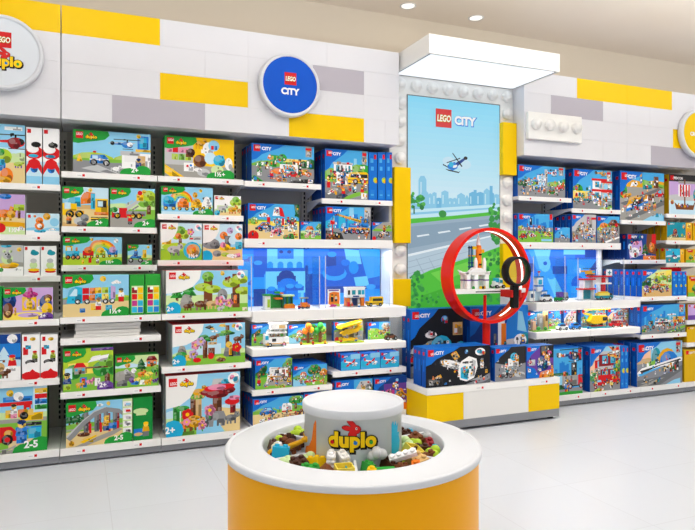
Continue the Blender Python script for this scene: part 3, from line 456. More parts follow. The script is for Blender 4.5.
@art
def farm_barn(A):
    A.bg('sky','sand',.4,'grass'); A.R('lemon',0,.38,1,.5); A.cloud(.3,.66,.16); A.bush(.08,.45,.3,'grass'); A.P('dgreen',(.9,1),(1,1),(1,.6),(.93,.68)); A.r('bwhite',.6,.45,.5,-.35,0,.35,.25); A.Q('bwhite',.57,.66,.36,(-.4,0),(.4,0),(.3,.5),(.12,.7),(-.12,.7),(-.3,.5)); A.Q('red',.57,.66,.36,(.2,0),(.62,-.1),(.4,.6),(.12,.72)); A.r('cyan',.58,.42,.4,-.2,0,.2,.5); A.r('red',.4,.42,.4,-.14,0,.1,.5); A.r('red',.67,.4,.4,-.05,0,.12,.5); A.r('rblue',.56,.74,.2,-.15,0,.15,.5); A.car(.34,.22,.36,'rblue','dark'); A.r('dark',.2,.26,.24,-.4,0,.4,.25); A.wheel(.34,.2,.4,.2,.22); A.car(.6,.3,.2,'cyan'); A.beast(.52,.1,.26,'pink'); A.beast(.85,.22,.3,'bwhite'); A.beast(.85,.38,.26,'brown'); A.man(.62,.12,.22,'rblue','mid','tan'); A.man(.78,.42,.22,'mid','rblue','red'); A.bush(.8,.0,.3,'green'); A.R('lemon',.9,.02,.98,.16); A.E('red',.1,.08,.16); A.city(n=20)
@art
def farm_small(A): A.bg('sky','grass',.35,'pale'); A.house(.45,.25,.45,'cream','orange'); A.car(.8,.2,.3,'rblue'); A.beast(.3,.08,.3,'pink'); A.beast(.6,.08,.26,'bwhite'); A.tree(.92,.4,.4); A.city(n=14)
@art
def mobile_crane(A):
    A.bg('sky','grey',.36); A.skyline(.55,'rblue','cyan',3); A.R('lsky',.52,.6,.62,.98); A.R('lgrey',.86,.4,1,1); A.R('grey',0,0,1,.34); A.P('dark',(0,.02),(.4,.02),(.34,.2),(0,.28)); A.P('brown',(0,0),(.3,.0),(.12,.16),(0,.2))
    A.P('gold',(.27,.78),(.29,.72),(.82,.5),(.86,.58)); A.P('letter',(.29,.77),(.82,.56),(.84,.58)); A.P('black',(.14,.8),(.2,.72),(.3,.74),(.28,.8)); A.R('dark',.15,.6,.16,.76); A.r('rblue',.86,.52,.34,-.3,-.05,.35,.4); A.E('dark',.88,.6,.05)
    A.Q('rblue',.44,.26,.5,(-.34,-.02),(.1,-.02),(.1,.5),(-.18,.5),(-.34,.25)); A.Q('lsky',.42,.4,.4,(-.26,0),(.06,0),(.06,.28),(-.14,.28)); A.R('gold',.37,.22,.5,.28); A.R('gold',.5,.3,.98,.38); A.R('rblue',.5,.38,.96,.5); A.R('dark',.48,.2,.98,.3); [A.wheel(q,.18,.46,0,.18,'rblue') for q in (.44,.58,.7,.8,.91)]; A.man(.9,.04,.26,'orange','mid','bwhite'); A.Q('red',.15,.46,.2,(-.35,0),(.35,0),(.35,.6),(-.35,.6)); A.r('red',.15,.15,.4,-.04,0,.04,.8); A.E('orange',.74,.1,.04); A.city(n=18)
@art
def quad_racer(A): A.bg('stone','grey',.5,'grass'); A.bush(.8,.7,.3,'grass'); A.Q('bwhite',.55,.28,.5,(-.4,.1),(.5,.2),(.3,.5),(-.2,.4)); A.r('gold',.5,.25,.4,-.4,0,.2,.25); A.wheel(.4,.15,.6,0,.22); A.wheel(.75,.25,.6,0,.22); A.man(.6,.45,.4,'orange','dark','orange'); A.E('red',.1,.1,.12); A.city(n=14)
@art
def camper_van(A):
    A.bg('sky','grass',.4,'green'); A.bush(.1,.5,.4,'dgreen'); A.tree(.1,.35,.5,'dgreen','brown','green'); A.tree(.94,.4,.5,'green','brown','grass'); A.P('stone',(.2,.12),(1,.06),(1,.24),(.3,.26)); A.Q('bwhite',.62,.28,.6,(-.68,.0),(.56,0),(.56,.68),(-.5,.74),(-.46,.5),(-.62,.34)); A.Q('cyan',.4,.5,.4,(-.34,-.1),(-.05,-.1),(-.05,.22),(-.26,.22)); A.R('dark',.53,.5,.64,.62); A.R('brown',.72,.3,.8,.62); A.R('tan',.83,.48,.9,.6); A.R('lgrey',.33,.27,.94,.32); A.P('gold',(.34,.4),(.7,.36),(.7,.39),(.34,.43)); A.R('lgrey',.42,.66,.95,.7); A.wheel(.42,.23,.5,0,.17); A.wheel(.82,.23,.5,0,.17); A.man(.1,.12,.3,'red','mid','brown'); A.man(.92,.06,.34,'yellow','mid','brown'); A.r('rblue',.28,.06,.2,-.3,0,.4,.4); A.man(.58,.06,.24,'rblue','tan','dark'); A.bush(.72,.02,.2,'lime'); A.city(n=10)
@art
def picnic_park(A): A.bg('sky','grass',.4,'green'); A.P('lsky',(0,0),(.4,0),(.3,.3),(0,.36)); A.tree(.62,.3,.62,'dgreen','brown','green'); A.tree(.9,.3,.4,'orange','brown','gold'); A.house(.3,.35,.3,'bwhite','orange'); A.man(.24,.1,.3,'orange','mid','dark'); A.man(.6,.06,.3,'red','bwhite','brown'); A.car(.42,.12,.26,'red'); A.r('tan',.7,.16,.3,-.4,.1,.4,.2); A.beast(.84,.08,.24,'orange'); A.bush(.95,.0,.3,'lime'); A.city()
@art
def horse_trailer(A): A.bg('sky','sand',.5,'grass'); A.R('grass',0,.42,1,.54); A.tree(.85,.5,.5); A.car(.3,.34,.46,'rblue','lsky'); A.Q('bwhite',.66,.4,.5,(-.35,.1),(.45,.1),(.45,.6),(.3,.7),(-.25,.7),(-.35,.5)); A.r('red',.66,.4,.5,-.35,.05,.45,.16); A.r('lgrey',.68,.48,.4,-.1,0,.1,.5); A.wheel(.68,.36,.5,0,.14); A.r('brown',.7,.2,.5,-.5,.1,.5,.16); A.r('brown',.7,.2,.5,-.5,.22,.5,.27); A.beast(.9,.2,.34,'brown'); A.beast(.18,.08,.24,'bwhite'); A.beast(.45,.14,.26,'tan'); A.man(.33,.06,.34,'lilac','mid','gold'); A.E('green',.6,.02,.2,.1); A.city(n=18)
@art
def stunt_plane(A): A.R('sky',0,0,1,1); A.P('cyan',(0,.2),(1,0),(1,.25),(0,.55)); A.R('lsky',.5,.7,1,1); A.cloud(.7,.3,.15); A.plane(.54,.26,.52,'bwhite','red'); A.Q('navy',.45,.2,.5,(-.3,.4),(.3,.3),(.3,.36),(-.3,.46)); A.city(n=0)
@art
def jungle_quad(A): A.bg('boxblue','grass',.5,'grass'); A.R('sky',.5,.55,1,1); A.house(.8,.4,.5,'stone','lgrey'); A.r('gold',.62,.3,.5,-.4,0,.5,.4); A.wheel(.56,.25,.5,0,.2); A.man(.75,.45,.4,'tan','brown','tan'); A.bush(.95,.6,.3,'dgreen'); A.city()
@art
def stunt_show(A):
    A.bg('purple','orange',.2,'magenta'); A.R('mid',0,.62,1,1); A.R('purple',.3,.2,1,.8); [A.E(c,x,y,r_) for c,x,y,r_ in (('gold',.62,.75,.08),('magenta',.45,.55,.1),('orange',.8,.55,.1),('lsky',.7,.9,.05),('pink',.3,.45,.08),('bwhite',.55,.4,.06))]; A.truck(.5,.3,.36,'rblue','magenta','dark'); A.car(.8,.35,.3,'gold','dark'); A.man(.68,.6,.26,'cyan','mid','red'); A.man(.3,.15,.3,'red','bwhite','bwhite'); A.Q('orange',.2,.02,.3,(-.5,0),(2.5,0),(2.2,.5),(.5,.8)); A.Q('yellow',.4,.02,.3,(-.2,0),(1.2,0),(.8,.4)); A.city()
@art
def lunar_base(A):
    A.R('space',0,0,1,1); A.P('moon',(0,0),(1,0),(1,.3),(.6,.45),(.3,.5),(0,.42)); A.P('mgrey',(0,0),(.5,0),(.3,.15),(0,.2)); A.E('rblue',.64,.84,.06); A.E('lsky',.65,.86,.03); A.rover(.28,.18,.4,'lgrey','grey'); A.e('cyan',.58,.3,.44,0,.3,.42,.4); A.e('bwhite',.58,.3,.44,0,.05,.5,.26); A.r('teal',.58,.3,.4,-.2,0,.2,.4); A.rover(.86,.2,.34,'bwhite','cyan'); A.r('tan',.88,.6,.24,-.3,0,.4,.8); A.man(.4,.08,.28,'bwhite','bwhite','cyan'); A.e('bwhite',.38,.62,.2,0,0,.5,.25); A.E('orange',.75,.16,.05); A.E('gold',.12,.1,.06); A.city(n=14)
@art
def rocket_launch(A):
    A.R('mid',0,0,1,1); A.P('rblue',(.4,0),(1,.1),(1,1),(.7,1)); A.P('sky',(0,0),(1,0),(1,.2),(.3,.12)); A.r('bwhite',.53,.1,.9,-.07,0,.07,.75); A.r('orange',.57,.1,.9,-.05,0,.05,.7); A.Q('bwhite',.53,.77,.3,(-.22,0),(.22,0),(0,.6)); A.rover(.2,.12,.36,'bwhite','dark'); A.r('mgrey',.42,.1,.8,-.03,0,.03,.6); A.rover(.84,.16,.46,'lgrey','teal'); A.E('bwhite',.86,.46,.12,.1); A.Q('lsky',.9,.62,.4,(-.25,0),(.2,-.1),(.0,.7),(-.2,.75)); A.E('bwhite',.55,.06,.3,.08); A.city(n=10)
@art
def space_station(A):
    A.R('space',0,0,1,1); A.P('moon',(.6,0),(1,0),(1,.26),(.84,.12)); A.E('rblue',.62,.86,.055); A.E('lsky',.63,.88,.03)
    A.P('gold',(.12,.2),(.22,.32),(.26,.18),(.17,.08)); A.P('tan',(.14,.2),(.21,.29),(.24,.19),(.17,.11)); A.P('gold',(.38,.82),(.46,.9),(.52,.74),(.44,.66)); A.P('tan',(.4,.81),(.46,.86),(.5,.75),(.44,.7))
    A.P('lgrey',(.22,.62),(.26,.52),(.5,.4),(.56,.44),(.58,.56),(.4,.66),(.28,.7)); A.P('bwhite',(.24,.66),(.3,.56),(.5,.46),(.54,.54),(.36,.68)); A.E('mgrey',.24,.62,.06,.08); A.P('mgrey',(.42,.42),(.5,.38),(.52,.46),(.44,.5)); A.P('bwhite',(.48,.42),(.52,.14),(.62,.08),(.74,.16),(.8,.46),(.78,.66),(.66,.74),(.54,.62)); A.P('cyan',(.53,.44),(.53,.18),(.64,.12),(.66,.4),(.6,.5)); A.P('teal',(.55,.3),(.64,.26),(.65,.34),(.56,.4)); A.P('lgrey',(.68,.2),(.74,.2),(.77,.6),(.71,.66)); A.E('gold',.7,.28,.03); A.R('dark',.56,.56,.72,.6)
    A.E('bwhite',.84,.84,.16,.1); A.E('cyan',.83,.85,.09,.05); A.E('mgrey',.9,.8,.05); A.man(.87,.4,.26,'bwhite','bwhite','lgrey'); A.E('gold',.5,.4,.035); A.E('gold',.44,.36,.03); A.R('dark',.02,.03,.26,.22); A.R('lgrey',.05,.06,.1,.16); A.E('mgrey',.18,.12,.05); A.city(n=10)
@art
def lander(A): A.R('dark',0,0,1,1); A.P('moon',(0,0),(1,0),(1,.5),(.6,.42),(0,.55)); A.r('bwhite',.58,.4,.5,-.35,0,.4,.5); A.E('cyan',.62,.7,.14,.12); A.r('gold',.72,.55,.3,-.2,0,.2,.6); A.Q('grey',.58,.3,.5,(-.5,-.1),(.5,-.1),(.3,.25),(-.3,.25)); A.man(.36,.3,.26,'bwhite','bwhite','teal'); A.rover(.36,.08,.26,'lgrey','dark'); A.E('lgrey',.8,.16,.2,.08); A.E('mgrey',.2,.16,.14,.06); A.E('gold',.58,.16,.05); A.city(n=14)
@art
def space_mission(A): A.R('purple',0,0,1,1); A.P('boxblue',(0,0),(.5,0),(.3,.3),(0,.4)); A.R('dark',.5,.6,1,1); A.E('mid',.6,.45,.25); A.E('cyan',.55,.5,.12,.07); A.Q('bwhite',.52,.38,.3,(-.4,0),(.5,.3),(.6,.5),(-.2,.3)); A.r('lgrey',.2,.4,.3,-.4,0,.4,.6); A.E('gold',.75,.62,.1); A.E('magenta',.85,.75,.08); A.E('orange',.64,.75,.07); A.P('orange',(.45,0),(1,0),(1,.26),(.5,.16)); A.P('gold',(.6,0),(1,0),(1,.14)); A.man(.82,.36,.24,'bwhite','lgrey','orange'); A.city()
@art
def police_hq(A): A.bg('sky','grey',.36,'grass'); A.bush(.1,.36,.34,'dgreen'); A.bush(.95,.4,.4,'green'); A.tower(.5,.32,.62,'bwhite','rblue','lsky',2); A.r('lgrey',.58,.3,.7,-.06,0,.1,.85); A.heli(.74,.66,.3,'bwhite','mid'); A.tower(.24,.34,.34,'cream','rblue','cyan',2); A.car(.4,.18,.3,'rblue','lsky'); A.car(.72,.08,.28,'green','dark'); A.car(.88,.24,.26,'red','lgrey'); A.man(.12,.06,.26,'rblue','mid','navy'); A.man(.26,.12,.2,'bwhite','grey','brown'); A.man(.55,.12,.22,'orange','dark','brown'); A.bush(.7,.36,.16,'lime'); A.city(0,True)
@art
def hospital(A): A.bg('sky','grey',.3,'lsky'); A.skyline(.4,'sky','lsky',5); A.R('grey',0,0,1,.22); A.bush(.06,.4,.4,'green'); A.tower(.68,.24,.8,'bwhite','red','cyan',2); A.tower(.9,.24,.72,'lgrey','red','lsky',2); A.r('red',.75,.48,.4,-.6,0,.8,.08); A.heli(.75,.82,.26,'gold','teal'); A.truck(.22,.16,.34,'lemon','lemon','cyan'); A.r('teal',.22,.2,.3,-.8,0,.9,.2); A.man(.55,.14,.24,'rblue','bwhite','brown'); A.man(.68,.1,.22,'orange','gold','dark'); A.man(.84,.12,.22,'green','bwhite','brown'); A.P('grass',(.6,0),(1,0),(1,.1)); A.city(0,True)
@art
def freight_train(A):
    A.bg('sky','stone',.68,'gold'); A.P('rblue',(.45,1),(.5,1),(.5,.8),(.45,.75)); A.P('grass',(.5,.85),(1,.75),(1,.68),(.5,.7)); A.E('green',.06,.6,.12,.16); A.r('brown',.82,.68,.3,-.25,0,.2,.8); A.P('mgrey',(0,.34),(.85,.68),(.95,.66),(.1,.3)); A.P('mgrey',(.1,.04),(1,.44),(1,.34),(.2,0)); A.Q('bwhite',.3,.68,.3,(-.3,0),(.4,.2),(.3,.4),(-.2,.25)); A.Q('teal',.58,.64,.3,(-.3,0),(.6,.12),(.5,.35),(-.3,.25)); A.Q('gold',.16,.44,.3,(-.4,0),(.4,.25),(.3,.4),(-.4,.2)); A.Q('bwhite',.38,.2,.6,(-.5,-.05),(.5,.28),(.5,.52),(-.4,.28)); A.Q('gold',.38,.2,.6,(-.52,.12),(.45,.42),(.48,.56),(-.36,.36)); A.Q('rblue',.38,.2,.6,(-.5,-.05),(.5,.28),(.5,.36),(-.5,.05)); A.Q('dark',.36,.28,.5,(-.2,.05),(.3,.22),(.3,.34),(-.2,.18)); A.r('brown',.7,.42,.3,-.3,0,.3,.4); A.r('red',.9,.5,.24,-.3,0,.3,.4); A.car(.9,.5,.2,'red'); A.man(.66,.18,.18,'gold','mid','red'); A.man(.78,.22,.18,'orange','brown','dark'); A.R('sky',.8,.0,1,.12); A.P('lsky',(.5,0),(1,0),(.95,.16),(.7,.1)); A.city(.03, n=34)
@art
def moto_police(A): A.bg('sky','grass',.42); A.skyline(.66,'rblue','sky',8); A.R('grey',0,.38,1,.52); A.P('grass',(0,0),(1,0),(1,.38),(0,.4)); A.r('rblue',.55,.5,.4,-.9,0,1,.32); A.r('bwhite',.5,.48,.4,-.8,0,.9,.08); A.wheel(.3,.44,.4,0,.16); A.wheel(.72,.44,.4,0,.16); A.r('dark',.35,.6,.3,-.1,0,.2,.8); A.car(.14,.12,.26,'red','dark'); A.car(.4,.18,.2,'bwhite','red'); A.car(.85,.2,.26,'lemon','dark'); A.man(.62,.34,.24,'black','dark','gold'); A.bush(.08,.48,.2,'lime'); A.R('lsky',.66,.04,.96,.12); A.R('red',.9,.8,.98,1); A.city()
@art
def patrol_car(A): A.bg('sky','grey',.35); A.skyline(.6,'sky','lsky',9); A.R('grey',0,0,1,.3); A.car(.52,.22,.46,'rblue','dark'); A.Q('bwhite',.52,.34,.4,(-.3,0),(.35,.05),(.3,.2),(-.3,.16)); A.city(n=14)
@art
def city_stunt(A): A.bg('lgrey','grey',.4); A.r('stone',.7,.4,.5,-.2,0,.3,1); A.r('magenta',.66,.68,.3,-.15,0,.2,.8); A.car(.42,.5,.34,'lgrey','dark'); A.Q('bwhite',.8,.3,.4,(-.5,0),(.4,0),(.3,.5),(-.2,.6)); A.car(.68,.1,.34,'rblue','gold'); A.car(.3,.36,.24,'mgrey','teal'); A.E('sand',.6,.45,.1); A.man(.2,.05,.24,'pink','lsky','brown'); A.man(.08,.04,.22,'bwhite','mid','dark'); A.R('red',.8,.82,1,.9); A.city()
@art
def street_quads(A): A.bg('sky','grey',.6,'grass'); A.bush(.1,.5,.3,'lime'); A.E('orange',.3,.66,.18,.1); A.Q('dark',.4,.3,.4,(-.5,0),(.5,.1),(.4,.5),(-.3,.4)); A.E('teal',.4,.34,.12,.05); A.car(.75,.6,.4,'brown','dark'); A.E('red',.85,.68,.07); A.wheel(.85,.44,.4,0,.22); A.P('bwhite',(.4,0),(1,.2),(1,.26),(.3,.05)); A.P('mgrey',(0,0),(.4,0),(.3,.1),(0,.2)); A.car(.75,.26,.3,'lgrey','bwhite'); A.E('gold',.68,.52,.06); A.city()
@art
def winter_calendar(A): A.R('mid',0,0,1,1); A.P('lilac',(.05,.55),(.5,.75),(.55,.2),(.1,.05)); A.E('bwhite',.25,.28,.26,.2); A.E('pink',.3,.66,.16,.1); A.E('lsky',.1,.5,.1,.12); A.R('orange',.55,.0,1,.15); A.P('brown',(.68,1),(1,1),(1,.2),(.64,.3)); A.E('orange',.85,.5,.14,.2); A.E('gold',.85,.45,.08); A.pine(.62,.14,.5); A.P('red',(.85,1),(1,1),(.98,.6),(.84,.66)); A.man(.28,.1,.26,'red','black','black'); A.man(.12,.3,.22,'brown','mid','red'); A.man(.45,.3,.22,'orange','brown','dark'); A.E('bwhite',.52,.88,.05); A.R('orange',.55,.06,.95,.16); A.dup(False); A.P('mid',(0,1),(.46,1),(.4,.8),(.1,.72),(0,.6))
@art
def jungle_atv(A): A.bg('pale','tan',.3,'lime'); A.R('dgreen',0,.4,.3,.7); A.P('lemon',(.5,.9),(1,1),(1,.6),(.6,.6)); A.E('lime',.5,.62,.22,.16); A.E('grass',.7,.7,.2,.1); A.E('purple',.14,.3,.14); A.Q('orange',.5,.36,.5,(-.4,.0),(.7,.05),(.9,.2),(-.3,.25)); A.car(.45,.2,.4,'dark','lgrey'); A.wheel(.25,.14,.5,0,.2,'orange'); A.wheel(.65,.14,.5,0,.2,'orange'); A.man(.48,.55,.34,'lime','mid','lemon'); A.man(.85,.16,.3,'purple','mid','gold'); A.bush(.9,.55,.24,'green'); A.E('gold',.1,.08,.06); A.city()
@art
def tram_station(A): A.bg('sky','grey',.34); A.skyline(.55,'sky','rblue',12); A.R('grey',0,0,1,.3); A.tower(.68,.26,.6,'cyan','bwhite','lsky',2); A.r('teal',.52,.4,.5,-.6,0,.3,.3); A.Q('bwhite',.42,.26,.5,(-.6,.0),(.9,.05),(.9,.3),(-.5,.35)); A.r('dark',.42,.3,.5,-.5,.05,.8,.2); A.r('cyan',.2,.22,.5,-.3,0,.3,.5); A.r('dark',.2,.34,.4,-.26,0,.26,.3); A.wheel(.14,.18,.4,0,.16); A.wheel(.26,.18,.4,0,.16); A.truck(.86,.28,.34,'orange','gold','lsky'); A.man(.5,.14,.24,'orange','mid','dark'); A.man(.64,.18,.22,'green','brown','gold'); A.man(.76,.2,.22,'red','dark','brown'); A.P('grass',(.6,0),(1,.18),(1,.26),(.55,.06)); A.P('mgrey',(.3,0),(.5,0),(.9,.2),(.8,.2)); A.bush(.05,.1,.2,'green'); A.R('stone',.88,.8,.97,1); A.city(0,True)
@art
def fire_station(A): A.bg('peach','grey',.3,'sand'); A.R('lsky',.3,.6,1,1); A.P('orange',(.6,1),(1,.9),(1,.7)); A.tower(.42,.22,.78,'red','lgrey','lsky',2); A.tower(.62,.22,.98,'dred','lgrey','cyan',2); A.r('stone',.3,.28,.4,-.3,0,.1,.6); A.heli(.85,.68,.24,'gold','red'); A.truck(.55,.12,.28,'red','red','cyan'); A.car(.3,.1,.24,'red','lsky'); A.car(.8,.14,.26,'red','gold'); A.tree(.95,.3,.3); A.man(.18,.06,.2,'dark','dark','red'); A.man(.7,.05,.2,'lemon','dark','red'); A.P('lime',(.1,.0),(.5,.0),(.3,.08)); A.bush(.05,.26,.3,'green'); A.city(0,True, n=26)
@art
def heli_chase(A): A.bg('sky','grey',.2); A.skyline(.5,'rblue','sky',14); A.R('grey',0,0,1,.14); A.heli(.62,.68,.4,'mid','dark'); A.r('dgreen',.2,.12,.6,-.3,0,.4,.6); A.r('lsky',.2,.22,.5,-.2,0,.3,.4); A.r('dark',.7,.36,.36,-.2,0,.22,.9); A.truck(.68,.12,.34,'red','stone','dark'); A.man(.45,.05,.28,'rblue','mid','navy'); A.E('green',.5,.02,.6,.05); A.r('orange',.38,.4,.2,-.2,0,.2,.5); A.R('dark',.85,.72,.97,1); A.R('red',.85,.9,.97,.95)
@art
def express_train(A):
    A.bg('peach','moon',.5,'tan'); A.R('lsky',.3,.62,1,1); A.skyline(.0); A.E('teal',.42,.58,.16,.3); A.E('gold',.66,.55,.3,.3); A.E('rblue',.7,.52,.3,.26); A.R('moon',0,0,1,.52); A.P('grass',(.2,.5),(.4,.6),(.38,.45),(.2,.38)); A.P('mgrey',(0,.0),(.5,.0),(1,.3),(1,.42),(.5,.2),(0,.14)); A.P('bwhite',(0,.32),(.1,.42),(.95,.62),(1,.6),(1,.52),(.5,.42),(.1,.26),(.02,.24)); A.P('dark',(.06,.36),(.95,.58),(.98,.55),(.5,.45),(.1,.3)); A.P('sky',(.0,.28),(.08,.24),(.5,.4),(.5,.43)); A.Q('bwhite',.66,.34,.3,(-.4,0),(.6,.1),(.6,.5),(-.3,.3)); A.Q('dark',.86,.3,.3,(-.3,0),(.3,0),(.3,.8),(-.2,.7)); A.man(.6,.24,.2,'orange','mid','dark'); A.man(.74,.3,.2,'green','brown','gold'); A.P('stone',(0,.0),(.2,.0),(.6,.16),(.5,.16)); A.Q('lsky',.75,.0,.3,(-.6,0),(1,0),(1,.4),(.3,.3)); A.R('stone',.88,.8,.97,1); A.city(.02,True, n=16)
@art
def viking_ship(A): A.bg('lilac','lsky',.35,'lgrey'); A.R('dark',0,.82,1,1); A.R('stone',.3,.78,1,.84); A.r('brown',.5,.2,.8,-.03,0,.03,.85); A.Q('bwhite',.48,.45,.5,(-.4,0),(.4,0),(.45,.6),(-.4,.6)); [A.r('red',.48,.45,.5,q,0,q+.1,.6) for q in (-.3,-.1,.1,.3)]; A.Q('brown',.5,.12,.6,(-.6,.3),(-.5,0),(.5,0),(.7,.5),(.5,.2),(-.45,.2)); [A.e(c,.5,.2,.5,q,.05,.08) for q,c in ((-.4,'orange'),(-.2,'rblue'),(0,'gold'),(.2,'rblue'))]; A.E('teal',.88,.5,.12,.18); A.E('gold',.1,.3,.06)
@art
def octopus(A): A.bg('teal','sand',.16,'dgreen'); A.R('gold',.74,0,1,1); A.E('dred',.32,.45,.16,.2); [A.Q('dred',.32,.4,.4,(0,0),(q,-.5),(q+.1,-.5),(.15,0)) for q in (-.8,-.45,-.1,.25,.55)]; A.E('lime',.6,.3,.08); A.R('teal',.6,.62,.72,.95); A.R('lemon',.8,.7,.95,.95); A.E('yellow',.66,.75,.08); A.R('orange',.8,.1,.95,.5); A.E('pale',.15,.2,.1)
@art
def shark(A): A.bg('cyan','teal',.4,'lsky'); A.R('gold',.78,0,1,1); A.Q('mid',.45,.4,.4,(-.7,0),(.6,-.1),(.7,.2),(.1,.5),(-.4,.3)); A.Q('mid',.4,.6,.3,(-.2,0),(.3,0),(.05,.8)); A.E('bwhite',.5,.36,.2,.08); A.E('orange',.2,.2,.08); A.R('lemon',.82,.6,.95,.9); A.E('lime',.75,.1,.12); A.R('red',.04,.86,.14,.98)
@art
def yellow_small(A): A.bg('creator','creator',.5); A.R('bwhite',.25,.05,1,.7); A.E('rblue',.5,.4,.2); A.E('brown',.75,.3,.2); A.R('red',.3,.72,.6,.95)
@art
def purple_small(A): A.bg('lilac','purple',.3); A.man(.5,.1,.6,'mid','dark','orange'); A.R('red',.2,.75,.5,.95); A.E('gold',.8,.3,.1)
@art
def animals_yellow(A): A.bg('creator','creator',.5); A.beast(.5,.1,.5,'brown'); A.R('red',.3,.7,.7,.95); A.E('dbrown',.6,.5,.2)
@art
def house_yellow(A): A.bg('creator','grass',.2); A.house(.6,.1,.6,'cream','mid'); A.R('red',.1,.75,.35,.95); A.tree(.25,.1,.4)
@art
def town_spine(A): A.R('boxblue',0,0,1,1); A.R('red',.62,.86,.92,.95); A.R('sky',.2,.78,.55,.87); A.R('sky',.25,.62,.6,.7); A.E('lime',.8,.42,.05,.06); A.E('gold',.9,.4,.03,.04); A.R('rblue',.2,.05,.7,.22); A.R('sky',.25,.1,.6,.13)
# ---------------------------------------------------------------- the room
XL, XR, YN = -3.4, 10.5, -4.0
ZC = 3.54
mb = MB(); mb.box(XL, XR, YN, 5.3, -.1, 0, 'floor_tile'); struct(mb, 'floor')
mb = MB(); mb.box(XL, XR, YN, 5.3, ZC, ZC+.1, 'ceiling_paint'); struct(mb, 'ceiling')
mb = MB(); mb.box(XL, XR, 5.14, 5.3, 0, ZC, 'upper_wall_paint'); struct(mb, 'wall_back')
# header fascia: four courses of brick-shaped panels
ZT = az(80, 7.4, YF); ZB = az(80, 120, YF); RH = (ZT-ZB)/4
def fascia(name, x0, x1, cols, joints):
    mb = MB(); mb.box(x0, x1, YF+.003, 5.12, ZB, ZT, 'fascia_white')
    for r in range(4):
        z1 = ZT-r*RH; z0 = z1-RH
        cuts = sorted([x0, x1]+[j for j in joints[r] if x0 < j < x1]+[v for c in cols if c[0] == r for v in (max(c[1], x0), min(c[2], x1))])
        for a, b in zip(cuts, cuts[1:]):
            if b-a < .004: continue
            col = 'fascia_white'
            for c in cols:
                if c[0] == r and c[1]-.001 <= a and b <= c[2]+.001: col = c[3]
            mb.box(a+.0006, b-.0006, YF, YF+.003, z0+.0006, z1-.0006, col)
    return struct(mb, name)
X = lambda px: ax(px, YF)
seam = X(61)
fascia('trim_1', XL, seam-.003, [(0, X(-160), seam, 'brickyellow')], [[X(-160)], [X(-40)], [X(-90)], [X(6)]])
NL, NR = X(399), X(524)
fascia('trim_2', seam+.003, NL, [(0, seam, X(160), 'brickyellow'), (2, X(160), X(248), 'brickyellow'), (3, X(112), X(205), 'fgrey'), (3, X(289), X(364), 'brickyellow'), (1, X(313), X(364), 'fgrey')],
       [[X(248), X(327)], [X(112), X(205), X(248)], [X(327), X(364)], [X(248), X(385)]])
fascia('trim_3', NR, XR, [(0, X(577), X(672), 'brickyellow'), (1, X(551), X(603), 'fgrey'), (2, X(673), X(705), 'brickyellow'), (3, X(651), X(706), 'fgrey')],
       [[X(627)], [X(627), X(650)], [X(551), X(580), X(627)], [X(551), X(603), X(627)]])
# ---------------------------------------------------------------- round signs on the fascia
def round_sign(label, x, z, face, deco):
    t = thing('round_sign', label, 'sign', (x, YF, z))
    R = Matrix.Rotation(math.pi/2, 4, 'X')
    m = MB(); m.lathe([(.2, 0), (.232, .004), (.24, .014), (.24, .053), (.234, .065), (.214, .065), (.214, .057)], 'rim', 48, T=R, caps=False); m.build('rim', t)
    m = MB(); m.lathe([(0, .059), (.214, .059)], face, 48, T=R, caps=False); m.build('sign_face', t)
    deco(t)
def city_deco(t):
    m = MB(); badge_mb(m, -.046, .0, .093, -.061); m.build('logo', t)
    m = MB(); put_text(m, 'CiTY', 0, -.075, .052, 'bwhite', -.061, off=.05); m.build('lettering', t)
def duplo_deco(t):
    m = MB(); badge_mb(m, -.047, .028, .1, -.061); m.build('logo', t)
    m = MB(); duplo_mb(m, .01, -.11, .085, -.0605); m.build('lettering', t)
def creator_deco(t):
    m = MB(); put_text(m, 'CREATOR', 0, -.03, .042, 'bwhite', -.061, off=.05); m.build('lettering', t)
YS = YF-.065
round_sign('round white sign with red rabbit and yellow lettering on the header', ax(2, YS), az(2, 51.5, YS), 'drum', duplo_deco)
round_sign('round blue sign with white lettering and a white rim on the header', ax(290.6, YS), az(290.6, 84.8, YS), 'rblue2', city_deco)
round_sign('round yellow sign cut by the right edge of the picture', ax(699, YS), az(699, 133.5, YS), 'brickyellow', creator_deco)
t = thing('studded_wall_brick', 'white plate of four round studs fixed on the header beside the lightbox tower', 'wall decoration', (ax(525.5, YF), YF, 0))
zz0, zz1 = az(525, 139, YF), az(525, 112, YF); xx = ax(579, YF)-ax(525.5, YF)
m = MB(); m.bbox(0, xx, -.04, 0, zz0, zz1, 'tower_white', .004); m.build('plate', t)
R = Matrix.Rotation(math.pi/2, 4, 'X')
for i in range(4): m = MB(); m.lathe([(.05, 0), (.05, .034), (.046, .04), (.034, .04), (.034, .043), (0, .043)], 'tower_white', 24, T=Matrix.Translation((xx*(i+.5)/4, -.04, (zz0+zz1)/2+.012)) @ R, caps=False); m.build('stud', t)
